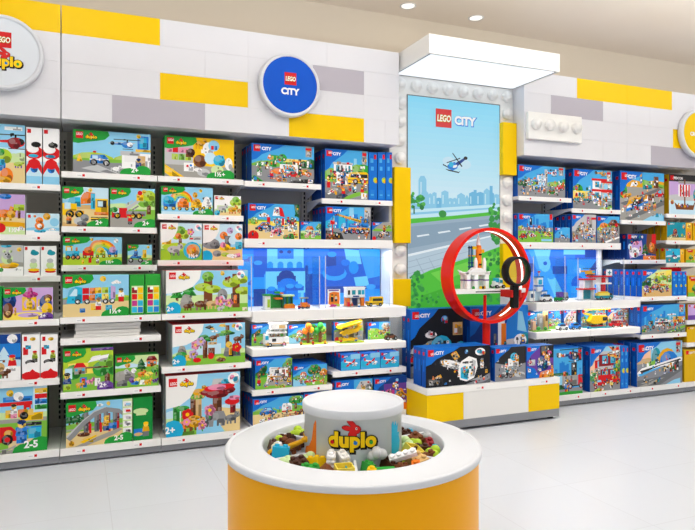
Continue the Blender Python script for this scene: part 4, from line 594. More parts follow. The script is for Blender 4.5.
# ---------------------------------------------------------------- shelving
BX = [-.745, -.118, .513, 1.144, 1.770, 2.405]            # bays left of the tower
CXS = [3.69, 4.31, 4.93, 5.545, 6.18]                      # bays right of it
def upright(m, x):
    m.box(x-.016, x+.016, YB-.03, YB, .1, ZB-.005, 'panel')
    for i in range(54): m.box(x-.006, x+.006, YB-.0312, YB-.029, .16+i*.038, .16+i*.038+.024, 'dark')
def bay(x0, x1, label, first, last=True):
    t = thing('shelving_bay', label, 'shelving unit', ((x0+x1)/2, YB, 0), group='shelving bays along the wall'); o = -(x0+x1)/2
    def part(n, f): m = MB(); f(m); q = m.build(n, t); q.location = (o, -YB, 0)
    part('back_panel', lambda m: m.box(x0+.001, x1-.001, YB-.001, YB+.018, .0, ZB-.004, 'back_panel'))
    part('plinth', lambda m: (m.box(x0+.0015, x1-.0015, YL+.016, YB-.04, .012, .0555, 'kick'), m.box(x0+.01, x1-.01, YL+.05, YB-.06, .0, .012, 'black')))
    if first: part('upright', lambda m: upright(m, x0+.017))
    part('upright', lambda m: upright(m, x1-.017))
bay(BX[0], BX[1], 'shelving bay at the far left under the white round sign', True)
bay(BX[1], BX[2], 'shelving bay with police, truck and train boxes, left of the animal boxes', True)
bay(BX[2], BX[3], 'shelving bay with big animal boxes on its three lowest shelves', True)
bay(BX[3], BX[4], 'shelving bay with the grocery and barn boxes over the lit display', True)
bay(BX[4], BX[5], 'shelving bay with the school and crane boxes next to the lightbox tower', True)
bay(CXS[0], CXS[1], 'shelving bay just right of the tower with the police headquarters box', True)
bay(CXS[1], CXS[2], 'shelving bay with the hospital box above the right lit display', True)
bay(CXS[2], CXS[3], 'shelving bay with the freight train and winter calendar boxes', True)
bay(CXS[3], CXS[4], 'shelving bay with yellow boxes at the right edge', True)
SH = {}
def shelf(key, x0, x1, px, py, Y, tags, label, rail=.04, name='shelf', back=None, arms=True):
    z = az(px, py, Y); back = back or YB-.04
    SH[key] = (z, Y)
    t = thing(name, label, 'shelf', ((x0+x1)/2, Y, z), group='white shelves'); w = (x1-x0)/2-.0025
    m = MB(); m.box(-w, w, .012, back-Y, -.024, 0, 'shelf'); m.build('board', t)
    m = MB(); m.bbox(-w, w, 0, .014, -rail, .002, 'rail', .0025); m.build('price_rail', t)
    if z > .2 and arms:
        for s in (-1, 1):
            m = MB(); a = s*(w-.004); m.prism([(.03, -.02), (back-Y, -.02), (back-Y, -.095), (.1, -.03)], a-.003, a+.003, 'rail', axis='x'); m.build('bracket', t)
    for q in tags:
        lx = ax(q, Y)-(x0+x1)/2
        if abs(lx) > w-.03: continue
        m = MB(); c = -rail*.5
        m.box(lx-.042, lx+.016, -.0012, -.0001, c-.012, c+.012, 'bwhite'); m.box(lx-.004, lx+.012, -.0018, -.0012, c-.008, c+.008, 'red'); m.box(lx-.036, lx-.012, -.0018, -.0012, c-.003, c+.001, 'lgrey')
        m.build('price_label', t)
    return t
W = 'white shelf '
A0 = (BX[0], BX[1]); A1 = (BX[1], BX[2]); A2 = (BX[2], BX[3]); B1 = (BX[3], BX[4]); B2 = (BX[4], BX[5])
shelf('a1', *A0, 58, 185, YU, [38], W+'under the red helicopter box and two narrow boxes')
shelf('a2', *A0, 58, 235.3, YU, [38], W+'under the small floating tiger bath box')
shelf('a3', *A0, 58, 275.8, YU, [38], W+'under the bear bath boxes at the left edge')
shelf('a4', *A0, 57, 319.2, YL, [35], W+'under the lilac castle party box')
shelf('a5', *A0, 57, 378.5, YL, [35], W+'under the snowy village box and two slim sleigh boxes')
shelf('a6', *A0, 57, 449.6, YL, [35], W+'at the floor under the green town train box', .046)
shelf('b1', *A1, 61, 171.3, YU, [83, 138], W+'under the police helicopter box')
shelf('b2', *A1, 61, 226.4, YU, [84, 138], W+'under the construction and fire truck boxes')
shelf('b3', *A1, 62, 265.5, YU, [84, 139], W+'under the rainbow number train box')
shelf('b4', *A1, 62, 318, YL, [83, 140], W+'under the alphabet truck box and two number tower boxes')
shelf('b5', *A1, 60, 339.5, YL, [83, 140], W+'carrying the stack of flat white packs')
shelf('b6', *A1, 60, 393.5, YL, [83, 140], W+'under the picnic park and dinosaur zoo boxes')
shelf('b7', *A1, 60, 449.6, YL, [83, 140], W+'at the floor under the train bridge box', .046)
shelf('c1', *A2, 160, 176, YU, [178, 227], W+'under the creative bricks box')
shelf('c2', *A2, 160, 214, YU, [178, 227], W+'under the animal train and baby giraffe boxes')
shelf('c3', *A2, 160, 260.4, YU, [178, 227], W+'under the dog and sea animals boxes')
shelf('c4', *A2, 162, 314.5, YL, [183, 234], W+'under the forest animals box')
shelf('c5', *A2, 162, 368, YL, [183, 234], W+'under the jungle animals box')
shelf('c6', *A2, 162, 439, YL, [183, 234], W+'at the floor under the elephant savanna box', .046)
shelf('d1', *B1, 246, 181, YU, [263, 307], W+'under the green grocery bus box')
shelf('d2', BX[3], BX[5], 246, 238.8, YU, [263, 339], W+'header above the left lit display under the barn and crane boxes', .066, arms=False)
shelf('e1', *B2, 324, 198.5, YU, [341, 379], W+'under the school day box and its three spines')
shelf('d5', *B1, 252, 391, YL, [272, 318], W+'under the camper van and picnic park boxes')
shelf('d6', *B1, 252, 427.6, YL, [272, 318], W+'at the floor under the horse trailer box, behind the round table', .046)
shelf('e5', *B2, 328, 372.8, YL, [356, 390], W+'under the three stunt plane boxes')
shelf('e6', *B2, 330, 417.6, YL, [356, 390], W+'at the floor under the stunt show box', .046)
C1 = (CXS[0], CXS[1]); C2 = (CXS[1], CXS[2]); C3 = (CXS[2], CXS[3]); C4 = (CXS[3], CXS[4])
shelf('f1', *C1, 520, 196, YU, [530, 560], W+'under the police headquarters box')
shelf('f2', CXS[0], CXS[2], 540, 242.5, YU, [530, 582, 611], W+'header above the right lit display under the motorbike police box', .06, arms=False)
shelf('g1', *C2, 580, 208.7, YU, [582, 611], W+'under the hospital box')
shelf('h1', *C3, 630, 220.3, YU, [631, 656], W+'under the tall freight train box')
shelf('h2', *C3, 630, 260, YU, [631, 656], W+'under the winter calendar box')
shelf('h3', *C3, 645, 297.2, YL, [652, 678], W+'under the jungle vehicle box and blue spines')
shelf('h4', *C3, 645, 335, YL, [652, 678], W+'under the tram station box')
shelf('i1', *C4, 672, 214, YU, [675], W+'under the striped sail ship box')
shelf('i2', *C4, 672, 240.5, YU, [675], W+'under the red octopus box')
shelf('i3', *C4, 672, 263, YU, [675], W+'under the shark box')
shelf('i4', *C4, 690, 297, YL, [], W+'under the yellow house box at the right edge')
shelf('i5', *C4, 690, 320.5, YL, [], W+'under the purple box at the right edge')
shelf('i6', *C4, 690, 343, YL, [], W+'under the yellow animal box at the right edge')
zb = SH['b7'][0]
shelf('f6', *C1, 560, 258.5+(H-zb)*F*(CS-SN*.3352)/YL, YL, [578], W+'at the floor under the helicopter chase box', .046)
shelf('g6', *C2, 600, 258.5+(H-zb)*F*(CS-SN*.3983)/YL, YL, [605, 630], W+'at the floor under the fire station box', .046)
shelf('h6', *C3, 640, 258.5+(H-zb)*F*(CS-SN*.4614)/YL, YL, [652, 678], W+'at the floor under the express train box', .046)
shelf('i7', *C4, 690, 258.5+(H-zb)*F*(CS-SN*.5402)/YL, YL, [], W+'at the floor under the last yellow box', .046)
# ---------------------------------------------------------------- boxed sets
SIDE = dict(city=('boxside','boxblue'), duplo=('cargreen','green'), duplow=('lgrey','bwhite'), dred=('lgrey','red'), creator=('cyello','creator'), navyc=('boxdeep','mid'))
def make_box(style, artname, w, h, d, age=None, label='', group=None, name='toy_set_box', plain=False, spine=False):
    side, top = SIDE[style]; m = MB()
    m.bbox(-w/2, w/2, 0, d, 0, h, top, .0012)
    m.box(-w/2-.0003, -w/2+.001, .0015, d-.0015, .0015, h-.0015, side); m.box(w/2-.001, w/2+.0003, .0015, d-.0015, .0015, h-.0015, side)
    if style in ('city', 'navyc', 'creator'):
        for s in (-1, 1):
            X0 = s*(w/2+.0006)
            m.face([(X0, d*.3, h*.82), (X0, d*.7, h*.82), (X0, d*.7, h*.82+d*.4), (X0, d*.3, h*.82+d*.4)], 'red')
            m.face([(X0, d*.35, h*.4), (X0, d*.65, h*.4), (X0, d*.65, h*.7), (X0, d*.35, h*.7)], 'boxblue' if style != 'creator' else 'creator')
    o = m.build(name); tag(o, label, 'toy box', group)
    A = Art(w, h, 0 if spine else 1+sum(map(ord, artname)), style in ('city', 'navyc', 'creator')); ART[artname](A); m = MB()
    S3 = layers(A.S); top_ = max(q[2] for q in S3)
    for c, P, i in S3:
        if style == 'city': c = {'sky': 'csky', 'lsky': 'sky'}.get(c, c)
        m.face([((u-.5)*w, -.0004-i*.00005, v*h) for u, v in P], c)
    child(m.build('cover_picture'), o)
    if spine: return o
    yy = -.0006-top_*.00005
    if style in ('city', 'navyc'):
        k = min(.17*h, .12*w)
        if not plain: unit_part('logo', ME_BADGE, o, -w/2+w*.03, yy, h*.965-k, k); unit_part('lettering', ME_CITY, o, -w/2+w*.05+k, yy, h*.965-k*.8, k*.54)
    elif style == 'creator':
        k = .12*h; unit_part('logo', ME_BADGE, o, -w/2+w*.04, yy, h*.97-k, k); unit_part('lettering', ME_CREATOR, o, -w/2+w*.06+k, yy, h*.97-k*.8, k*.5)
    elif not plain:
        k = min(.155*h, .11*w); unit_part('logo', ME_BADGE, o, -w/2+w*.035, yy, h*.955-k, k); unit_part('lettering', ME_DUPLO, o, -w/2+w*.05+k, yy, h*.94-k, k*.66)
    if age:
        tx, left = age; k = .115*h; u = .05 if left else .79
        unit_part('age_mark', age_mesh(tx), o, -w/2+w*u, yy, h*.055, k)
    return o
NTH = ['', 'second', 'third', 'fourth', 'fifth', 'sixth', 'seventh', 'eighth']
COLW = dict(city='dark blue', duplo='green', duplow='white', dred='white', creator='yellow', navyc='navy')
def B(key, xl, xr, yt, artname, style, label, short='', n=1, d=.075, age=None, plain=False, spine=False, dy=0, z=None, Y=None, ztop=None):
    if key: z, Y = SH[key]; Y = Y+.018
    Y += dy
    x0, x1 = ax(xl, Y), ax(xr, Y); h = az(xl, yt, Y)-z; w = x1-x0
    if ztop: h = min(h, ztop-z-.012)
    nm = 'toy_set_box'
    o = make_box(style, artname, w, h-.002, d, age, label, 'boxed brick sets on the shelves', nm, plain, spine)
    o.location = ((x0+x1)/2, Y, z+.0022)
    back = YB-.045
    for i in range(1, n):
        yk = Y+i*(d+.006)
        if yk+d > back: break
        dup(o, ((x0+x1)/2+random.uniform(-.003, .003), yk, z+.0022), '%s box, %s in the row behind the front %s box' % (COLW[style], NTH[i], short))
    return o
a2, a1h = ('2+', False), ('1½+', False)
L = 'preschool box showing '
# bay A0
B('a1', -30, 25, 121.5, 'red_helicopter', 'duplow', L+'a red helicopter, beside two slim boxes', d=.12, plain=True)
B('a1', 26.3, 42, 127, 'red_figure', 'duplow', 'slim white and red box, left one of the two beside the helicopter box', d=.12, plain=True)
B('a1', 43, 59.3, 128, 'red_figure', 'duplow', 'slim white and red box, right one of the two next to the bay gap', d=.12, plain=True)
B('a2', -25, 25, 193, 'float_island', 'duplow', L+'an orange tiger on a lilac sky above the bear boxes', d=.12, plain=True, age=a1h)
B('a2', 26, 59.3, 213, 'bath_tiger', 'duplow', 'small white preschool box with an orange tiger in a blue tub', d=.12, plain=True, age=a1h)
B('a3', -20, 23.4, 245, 'bath_bear', 'duplow', 'grey preschool box with a pale bear on a yellow float', d=.12, plain=True, age=a1h)
B('a3', 24, 39.8, 246, 'bath_side', 'duplow', 'narrow white bear float box, left one of the pair', d=.12, spine=True)
B('a3', 40.6, 56.4, 246, 'bath_side', 'duplow', 'narrow white bear float box, right one of the pair', d=.12, spine=True)
B('a4', -14, 1.8, 287, 'bridge_end', 'duplo', 'green box end at the left edge beside the castle party box', d=.12, spine=True)
B('a4', 3, 53, 288, 'castle_party', 'duplo', L+'a lilac castle party with a yellow gown', d=.1, age=a2)
B('a5', -22, 20.6, 335.5, 'snow_town', 'duplow', L+'a snowy blue village under a night sky', d=.12, plain=True)
B('a5', 22, 39.8, 335, 'red_sleigh', 'duplow', 'slim white box with a red sleigh, left of two', d=.12, plain=True)
B('a5', 40.6, 57.6, 335, 'red_sleigh', 'duplow', 'slim white box with a red sleigh, right of two', d=.12, plain=True)
B('a6', -32, 47, 391, 'town_train', 'duplo', L+'a red train and a station, lowest shelf at the left edge', 'town train', 3, .11, age=('2-5', False))
# bay A1
B('b1', 73, 150.5, 129, 'police_station', 'duplo', L+'a blue police helicopter over a station', d=.12, age=a2)
B('b2', 62.4, 108.4, 186.3, 'construction', 'duplo', L+'orange and yellow construction machines', d=.12, age=a2)
B('b2', 110, 155, 187.2, 'fire_truck', 'duplo', L+'a red fire truck with its ladder raised', d=.12, age=a2)
B('b3', 63, 121.8, 236.6, 'number_train', 'duplo', L+'a number train under a rainbow', d=.12, age=a1h)
B('b3', 127.5, 152, 244.6, 'police_bike', 'duplo', 'small green preschool box with a blue police motorbike', d=.1, age=a2)
B('b4', 62.8, 128.8, 275, 'alphabet_truck', 'duplo', L+'a blue truck loaded with alphabet blocks', d=.12, age=a1h)
B('b4', 129.8, 144.4, 274.6, 'number_tower', 'duplo', 'slim green box with coloured number blocks, left of two', d=.12, spine=True)
B('b4', 145.4, 160.4, 274.2, 'number_tower', 'duplo', 'slim green box with coloured number blocks, right of two', d=.12, spine=True)
B('b6', 63, 113.2, 349.5, 'park_picnic', 'duplo', L+'a tree park on yellow grass with a purple corner', d=.12, age=a2)
B('b6', 115.3, 158.5, 356.5, 'dinosaur_zoo', 'duplo', L+'many small animals in a green valley', d=.12)
B('b7', 66, 132.2, 403.5, 'train_bridge', 'duplo', L+'a grey railway bridge with red piers', 'railway bridge', 2, .14, age=('2-5', False))
B('b7', 133.3, 152.6, 398, 'bridge_end', 'duplo', 'plain green box end standing right of the railway bridge box', d=.14, spine=True)
# bay A2
B('c1', 164.6, 234, 135.2, 'creative_bricks', 'duplo', L+'loose bricks and animals on yellow', 'loose bricks', 1, .12, age=a1h)
B('c2', 161.2, 212.8, 186, 'animal_train', 'duplo', L+'a train of animals below a rainbow', d=.12, age=a1h)
B('c2', 214.4, 241, 195.3, 'wild_baby', 'duplow', 'small white preschool box with a zebra and a giraffe', d=.1)
B('c3', 160.6, 202, 222.6, 'dog_fire', 'dred', L+'a grey dog beside a blue wheel', d=.12, age=a1h)
B('c3', 203, 242.4, 223.6, 'sea_animals', 'dred', L+'a grey whale and sea creatures', d=.12, age=a2)
B('c4', 166, 247.8, 270.6, 'forest_animals', 'dred', 'large white box showing forest trees and brown deer', 'forest', 2, .12, age=('2+', True))
B('c5', 172.4, 245, 325, 'jungle_animals', 'dred', 'large white box showing jungle palms and monkeys', 'jungle', 3, .12, age=('2+', True))
B('c6', 166, 240, 376.4, 'savanna_animals', 'dred', 'large white box showing red trees and grey elephants', 'elephant', 2, .12, age=('2+', True))
# bay B1, B2
T = 'town brick set box showing '
B('d1', 251.6, 314, 142.8, 'grocery_bus', 'city', T+'a green grocery store and orange cart', 'grocery store', 4)
B('d2', 248, 299, 203, 'farm_barn', 'city', T+'a white barn with a red roof and tractor', 'barn', 4)
B('d2', 300.6, 321, 221.4, 'farm_small', 'city', 'small town box with an orange-roofed shed, beside the barn box', 'orange shed', 3, .06)
B('e1', 325, 368, 148.4, 'school_day', 'city', T+'a school and a yellow bus', 'school', 4)
for i, (p, q, nm) in enumerate(((368.8, 377, 'first'), (377.9, 385.4, 'second'), (386.0, 392.1, 'third'))): B('e1', p, q, 152, 'town_spine', 'city', 'blue box turned spine outwards, %s to the right of the school box' % nm, d=.2, spine=True)
B('d2', 325.6, 370.4, 206.2, 'mobile_crane', 'city', T+'a blue and gold crane truck', 'crane truck', 4)
B('d2', 372.2, 392, 222, 'quad_racer', 'city', 'small town box with an orange racing buggy, beside the crane box', 'racing buggy', 3, .06)
B('d5', 255.2, 292, 360, 'camper_van', 'city', T+'a white camper van in the woods', 'camper van', 4)
B('d5', 293, 327, 366, 'picnic_park', 'city', T+'a picnic under trees, beside the camper van box', 'picnic', 4)
B('d6', 252.8, 303, 399.4, 'horse_trailer', 'city', T+'a blue car pulling a horse trailer', 'horse trailer', 4)
B('d6', 304, 331, 393.6, 'horse_trailer', 'city', 'town box half hidden by the drum, right of the horse trailer box', 'half hidden', 1)
for p, q, y_, nm, sh in ((341, 360.2, 355, 'left one of three in a row', 'left plane'), (360.8, 380, 353.6, 'middle one of three in a row', 'middle plane'), (380.6, 399, 352.4, 'right one of three in a row', 'right plane')):
    B('e5', p, q, y_, 'stunt_plane', 'city', 'small blue box showing a red and white plane, '+nm, sh, 4)
B('e6', 335, 372.4, 381.4, 'jungle_quad', 'city', T+'a gold off-road car, just behind the white drum', 'off-road car', 1)
B('e6', 374, 406.8, 378.4, 'stunt_show', 'city', T+'a purple stunt show, beside the tower base', 'stunt show', 1)
# right of the tower
B('f1', 517.8, 565, 164.2, 'police_hq', 'city', T+'a white police headquarters with blue roofs', 'police headquarters', 3)
B('g1', 573, 612, 168.4, 'hospital', 'city', T+'a white and red hospital', 'hospital', 4)
B('h1', 620, 664, 170.4, 'freight_train', 'city', 'tall town box showing a yellow and white freight train', 'freight train', 4)
B('f2', 518, 553, 213.2, 'moto_police', 'city', T+'police motorbikes before a skyline', 'motorbike police', 1)
B('f2', 554.6, 569.8, 227.2, 'patrol_car', 'city', 'small blue box with a police patrol car', 'patrol car', 4)
B('f2', 572, 596, 214, 'city_stunt', 'city', T+'a grey street with a bank robbery', 'grey street', 4)
B('f2', 597, 619.4, 216, 'street_quads', 'city', T+'off-road quads and orange flames', 'quads', 1)
B('h2', 627, 656, 233.6, 'winter_calendar', 'navyc', 'navy box with a Christmas tree and a glowing fireplace', 'Christmas tree', 4)
B('h3', 642, 671.6, 270, 'jungle_atv', 'city', T+'an orange jungle vehicle among leaves', 'jungle vehicle', 7, .066)
for p, q, nm in ((672.4, 677, 'first'), (677.4, 682, 'second'), (682.4, 686.4, 'third')): B('h3', p, q, 271.5, 'town_spine', 'city', 'thin blue spine, %s to the right of the jungle vehicle box' % nm, d=.2, spine=True)
B('h4', 641.6, 685, 305.6, 'tram_station', 'city', T+'a grey tram station with a skyline', 'tram station', 2)
B('f6', 553.4, 582.4, 349.2, 'heli_chase', 'city', 'town box with a dark blue helicopter above a red truck', 'helicopter chase', 3, plain=True)
B('g6', 590, 620, 347.4, 'fire_station', 'city', T+'a tall red fire station', 'fire station', 4)
for p, q, nm in ((620.8, 624.4, 'first'), (624.8, 628.2, 'second')): B('g6', p, q, 346, 'town_spine', 'city', 'thin blue spine, %s to the right of the fire station box' % nm, d=.2, spine=True)
B('h6', 637, 682, 343.6, 'express_train', 'city', 'wide town box showing a white express train in a curve', 'express train', 3)
B('i1', 669, 700, 173.8, 'viking_ship', 'creator', 'yellow-sided box showing a ship with a red striped sail', 'striped sail', 3)
B('i2', 667, 692, 222, 'octopus', 'creator', 'yellow and teal box with a dark red octopus', 'octopus', 4)
B('i2', 693, 712, 223, 'yellow_small', 'creator', 'yellow box cut by the picture edge beside the octopus box', 'cut', 1)
B('i3', 665.6, 684.2, 248.6, 'shark', 'creator', 'teal and yellow box with a navy shark', 'shark', 4)
B('i3', 686, 705, 249, 'house_yellow', 'creator', 'yellow box with a small house, right of the shark box', 'house', 1)
B('i4', 688, 715, 276, 'house_yellow', 'creator', 'yellow box above the purple box at the right edge', 'upper yellow', 2)
B('i5', 688, 715, 304.6, 'purple_small', 'creator', 'purple box with a blue figure at the right edge', 'purple', 2)
B('i6', 687, 715, 327, 'animals_yellow', 'creator', 'yellow box with a brown animal at the right edge', 'brown animal', 2)
B('i7', 684.4, 722, 350, 'animals_yellow', 'creator', 'yellow box on the lowest shelf right of the express train box', 'lowest yellow', 2)
# the stack of flat white packs
zs, ys = SH['b5']
xs0, xs1 = ax(74, YL+.05), ax(141, YL+.05)
for i in range(4):
    m = MB(); m.bbox(-.205, .205, 0, .3, 0, .021, 'paper', .003); m.box(-.2, .2, .002, .298, .0095, .0115, 'lgrey')
    o = m.build('flat_white_pack'); o.location = ((xs0+xs1)/2+random.uniform(-.006, .006), YL+.05+random.uniform(0, .012), zs+.001+i*.0222); o.rotation_euler.z = random.uniform(-.01, .01)
    tag(o, 'flat white pack, %s in the stack below the alphabet truck box' % ('bottom one', 'second from the bottom', 'third from the bottom', 'topmost')[i], 'flat pack', 'stack of flat white packs')
# ---------------------------------------------------------------- the lightbox tower
RX = Matrix.Rotation(math.pi/2, 4, 'X')
PT = .1575
t = thing('display_tower', 'tall white studded tower with a backlit town street screen and glowing canopy', 'display stand', (3.05, YT, 0)); OX, OY = -3.05, -YT
def tp(name, m, par=None): o = m.build(name, par or t); o.location = (OX, OY, 0) if par is None else (0, 0, 0); return o
sx0, sx1, sz0, sz1 = ax(407.5, YT), ax(499, YT), az(410, 308.4, YT), az(407.5, 95.3, YT)
tx0, tx1 = 2.411, 3.684
ztop = az(429.2, 52.9, 4.19)
m = MB(); m.box(tx0, tx1, YT, YB-.02, .0, ztop, 'tower_white')
def stud(m, x, z, y, r=.05): m.lathe([(r, 0), (r, .032), (r-.005, .037), (r*.68, .037), (r*.68, .041), (0, .041)], 'tower_white', 24, T=Matrix.Translation((x, y, z)) @ RX, caps=False)
zr = az(432.5, 88.5, YT)
for i in range(8):
    stud(m, sx0-PT/2+i*PT, zr, YT)
for j in range(1, 12):
    for x in (sx0-PT/2, sx1+PT/2): stud(m, x, zr-j*PT, YT)
tp('studded_frame', m)
m = MB(); m.box(sx0-.008, sx1+.008, YT-.006, YT, sz0-.008, sz1+.008, 'mgrey'); tp('screen_bezel', m)
for px0, px1, py0, py1, nm in ((394.5, 411, 166.6, 243, 0), (392.2, 411, 279.2, 307, 0), (503, 517, 121.8, 174.5, 0), (503, 517, 243.5, 291, 0)):
    yb = YT-.062; m = MB()
    m.bbox(ax(px0, yb)+.001, ax(px1, yb), yb, YT-.001, az(px0, py1, yb), az(px0, py0, yb), 'brickyellow', .004); tp('yellow_brick', m)
# the backlit street picture
SC_N = ['sky', 'lsky', 'bwhite', 'cyan', 'grass', 'green', 'dgreen', 'lime', 'red', 'letter', 'black', 'rblue', 'mid', 'dark', 'grey', 'pale']
PAL.update(s_top='8FDDF8', s_mid='A9E4F8', s_low='C9EEFB', s_hz='8CCDEB', s_hz2='6FBBE2', s_road='8CA6BA', s_road2='9DB4C6', s_walk='B9CEDC', s_grass='52C23A', s_grass2='3FAE30', s_grass3='73D34E', s_tree='2E9440', s_tree2='4FB54A', s_tree3='1E7A38', s_line='EAF4FA')
SC_N += [k for k in PAL if k.startswith('s_')]
for n in SC_N: glow('lit_'+n, PAL[n], 1.06, '101010')
A = Art(sx1-sx0, sz1-sz0)
V = lambda px, py: ((ax(px, YT)-sx0)/(sx1-sx0), (az(px, py, YT)-sz0)/(sz1-sz0))
def S(c, *pts): A.P(c, *[V(*p) for p in pts])
A.R('s_top', 0, 0, 1, 1)
for i in range(18):                                            # the printed sky pales towards the horizon
    f = i/17; n = 's_g%d' % i; PAL[n] = ''.join('%02X' % round(a_+(b_-a_)*f) for a_, b_ in ((0x86,0xD6),(0xDA,0xF0),(0xF8,0xFB)))
    glow('lit_'+n, PAL[n], 1.06, '101010'); A.R(n, 0, 0, 1, 1-i*.028)
S('s_hz', (418,214),(418,180),(420,176),(424,176),(426,180),(426,214)); S('lsky', (420,206),(420,182),(421.2,182),(421.2,206))
rn = random.Random(5); x = 408
while x < 500:
    w = rn.uniform(4, 8); y_ = rn.uniform(191, 199); S(rn.choice(['s_hz','s_hz2','s_hz']), (x,214),(x,y_),(x+w/2,y_-rn.uniform(0,4)),(x+w,y_),(x+w,214)); S('s_low',(x+1.2,204),(x+1.2,y_+3),(x+2.2,y_+3),(x+2.2,204)); x += w*.95
S('s_hz2',(489,210),(489,186),(492,186),(492,210)); S('s_hz2',(473,210),(473,190),(476,190),(476,210))
S('s_low', (406,210),(501,204),(501,212),(406,222)); S('s_hz', (406,213),(501,207),(501,208.5),(406,215.5))
S('s_grass', (406,219),(450,216),(501,211),(501,215),(450,220),(406,224.5))
A.E('s_tree', *V(442,214), .022, .018)
S('s_road2', (406,224),(501,214.5),(501,235),(470,242),(406,256))
S('s_road', (406,227),(501,218),(501,231),(406,249))
for a in (416, 437, 458, 478): S('s_line', (a,235.6-(a-416)*.166),(a+12,233.8-(a-416)*.166),(a+13,235.2-(a-416)*.166),(a+1,237.2-(a-416)*.166))
S('s_line', (406,254.5),(470,240),(501,233),(501,234.6),(470,242),(406,257.5))
S('s_walk', (406,257),(470,241.8),(501,234.4),(501,250),(440,268),(406,282))
for a in (262, 268, 274): S('s_road2', (406,a),(470,a-17.5),(470,a-17),(406,a+.7))
for a in (415, 428, 441): S('s_road2', (a,258),(a+.6,258),(a+9,274),(a+8,274))
S('s_grass', (406,281),(430,270),(470,257),(501,246),(501,312),(406,312))
S('s_grass3', (430,273),(470,261),(501,252),(501,262),(470,270),(440,282)); S('s_grass2', (420,296),(450,286),(501,276),(501,312),(420,312))
rn = random.Random(11)
def leafy(n, x0, x1, y0, y1, r0, r1):
    for i in range(n): A.E(rn.choice(['s_tree','s_tree2','s_tree3','s_tree']), *V(rn.uniform(x0,x1), rn.uniform(y0,y1)), rn.uniform(r0,r1), n=7)
leafy(22, 409, 423, 192, 208, .008, .016); leafy(34, 489, 500, 204, 242, .008, .018); leafy(40, 409, 422, 272, 307, .005, .014); leafy(14, 424, 440, 290, 307, .004, .009); leafy(44, 483, 500, 250, 300, .006, .014)
S('dgreen', (412.3,214),(412.3,206),(413.6,206),(413.6,214))
hx, hy = V(453, 164); k = .085
A.E('lsky', hx-.06, hy+.01, .035, .022); A.E('lsky', hx+.1, hy, .045, .026)
A.Q('rblue', hx, hy, k, (-.45,-.1),(0,.1),(.25,.0),(.2,-.25),(-.1,-.4),(-.4,-.3)); A.Q('mid', hx, hy, k, (.1,.05),(.75,.42),(.78,.3),(.2,-.15)); A.e('cyan',hx,hy,k,-.2,-.06,.17,.15); A.Q('bwhite',hx,hy,k,(-.05,-.1),(.2,-.05),(.15,-.2),(-.1,-.25))
A.Q('black',hx,hy,k,(-.15,.6),(-.08,.6),(.55,-.12),(.48,-.16)); A.Q('black',hx,hy,k,(-.5,.05),(.4,.36),(.4,.3),(-.5,-.0)); A.Q('black',hx,hy,k,(-.62,-.32),(-.4,-.42),(.3,-.52),(.4,-.4),(.3,-.45),(-.4,-.35)); A.Q('black',hx,hy,k,(-.75,-.05),(-.4,-.2),(-.42,-.25),(-.75,-.12)); A.e('black',hx,hy,k,.76,.36,.13,.1)
m = MB()
for i, (c, P) in enumerate(A.S): m.face([(sx0+u*(sx1-sx0), YT-.0065-i*.00006, sz0+v*(sz1-sz0)) for u, v in P], 'lit_'+c)
pic = tp('screen_picture', m)
yl = YT-.0075-len(A.S)*.00006
bx0, bz0, bk = ax(434.4, YT), az(434.4, 127.2, YT), 0
bk = ax(450.2, YT)-bx0
m = MB(); badge_mb(m, bx0, bz0, bk, yl, pre='lit_'); tp('logo', m)
m = MB(); cx_, cz_ = (ax(454.2, YT)+ax(473.6, YT))/2, az(462, 126, YT)
put_text(m, 'CiTY', cx_, cz_, bk*.5, 'lit_rblue', yl+.0004, off=.11, ref=.05, dx=.003, dz=-.003); put_text(m, 'CiTY', cx_, cz_, bk*.5, 'lit_bwhite', yl, off=.05, ref=.05); tp('lettering', m)
# canopy
cy0 = 4.19; kx0, kx1 = ax(429.2, cy0), ax(559.7, cy0); kz = az(429.2, 52.9, cy0); hgt = .142; e = .014
m = MB()
for b in ((kx0, kx1, cy0, cy0+e), (kx0, kx1, YB-.03-e, YB-.03), (kx0, kx0+e, cy0+e, YB-.03-e), (kx1-e, kx1, cy0+e, YB-.03-e)): m.box(*b, kz, kz+hgt, 'tower_white')
m.box(kx0, kx1, cy0, YB-.03, kz+hgt, kz+hgt+.006, 'tower_white'); can = tp('canopy', m)
m = MB(); m.box(kx0+e, kx1-e, cy0+e, YT-.004, kz+.003, kz+.018, 'mgrey'); m.build('diffuser_trim', can)
m = MB(); m.box(kx0+e+.016, kx1-e-.016, cy0+e+.016, YT-.016, kz+.0005, kz+.012, 'lightbox'); m.build('diffuser', can)
# ---------------------------------------------------------------- the low plinth in front of it
YP = 4.17; p0, p1 = ax(427.4, YP), ax(559.8, YP); zl = az(427.4, 389.3, YP); zu = az(560, 408.4, YP)
t = thing('display_plinth', 'low display plinth faced like big yellow and white bricks', 'display stand', ((p0+p1)/2, YP, 0)); w2 = (p1-p0)/2
q1, q2 = ax(464, YP)-(p0+p1)/2, ax(529, YP)-(p0+p1)/2
m = MB(); YPb = YT-YP-.045
for a, b, c in ((-w2, q1-.001, 'brickyellow'), (q1+.001, q2-.001, 'paper'), (q2+.001, w2, 'brickyellow')): m.box(a, b, .006, YPb, zu, zl-.05, c)
m.build('body', t)
m = MB(); m.bbox(-w2-.004, w2+.004, 0, YPb, zl-.05, zl, 'rail', .004); m.build('top_tray', t)
m = MB(); m.box(-w2+.002, w2-.002, .008, YPb, .022, zu-.001, 'kick'); m.build('plinth_base', t)
for a in (-w2+.05, w2-.05):
    m = MB(); m.lathe([(.026, 0), (.026, .006), (.01, .01), (.01, .024)], 'black', 14, o=(a, .06, 0)); m.build('levelling_foot', t)
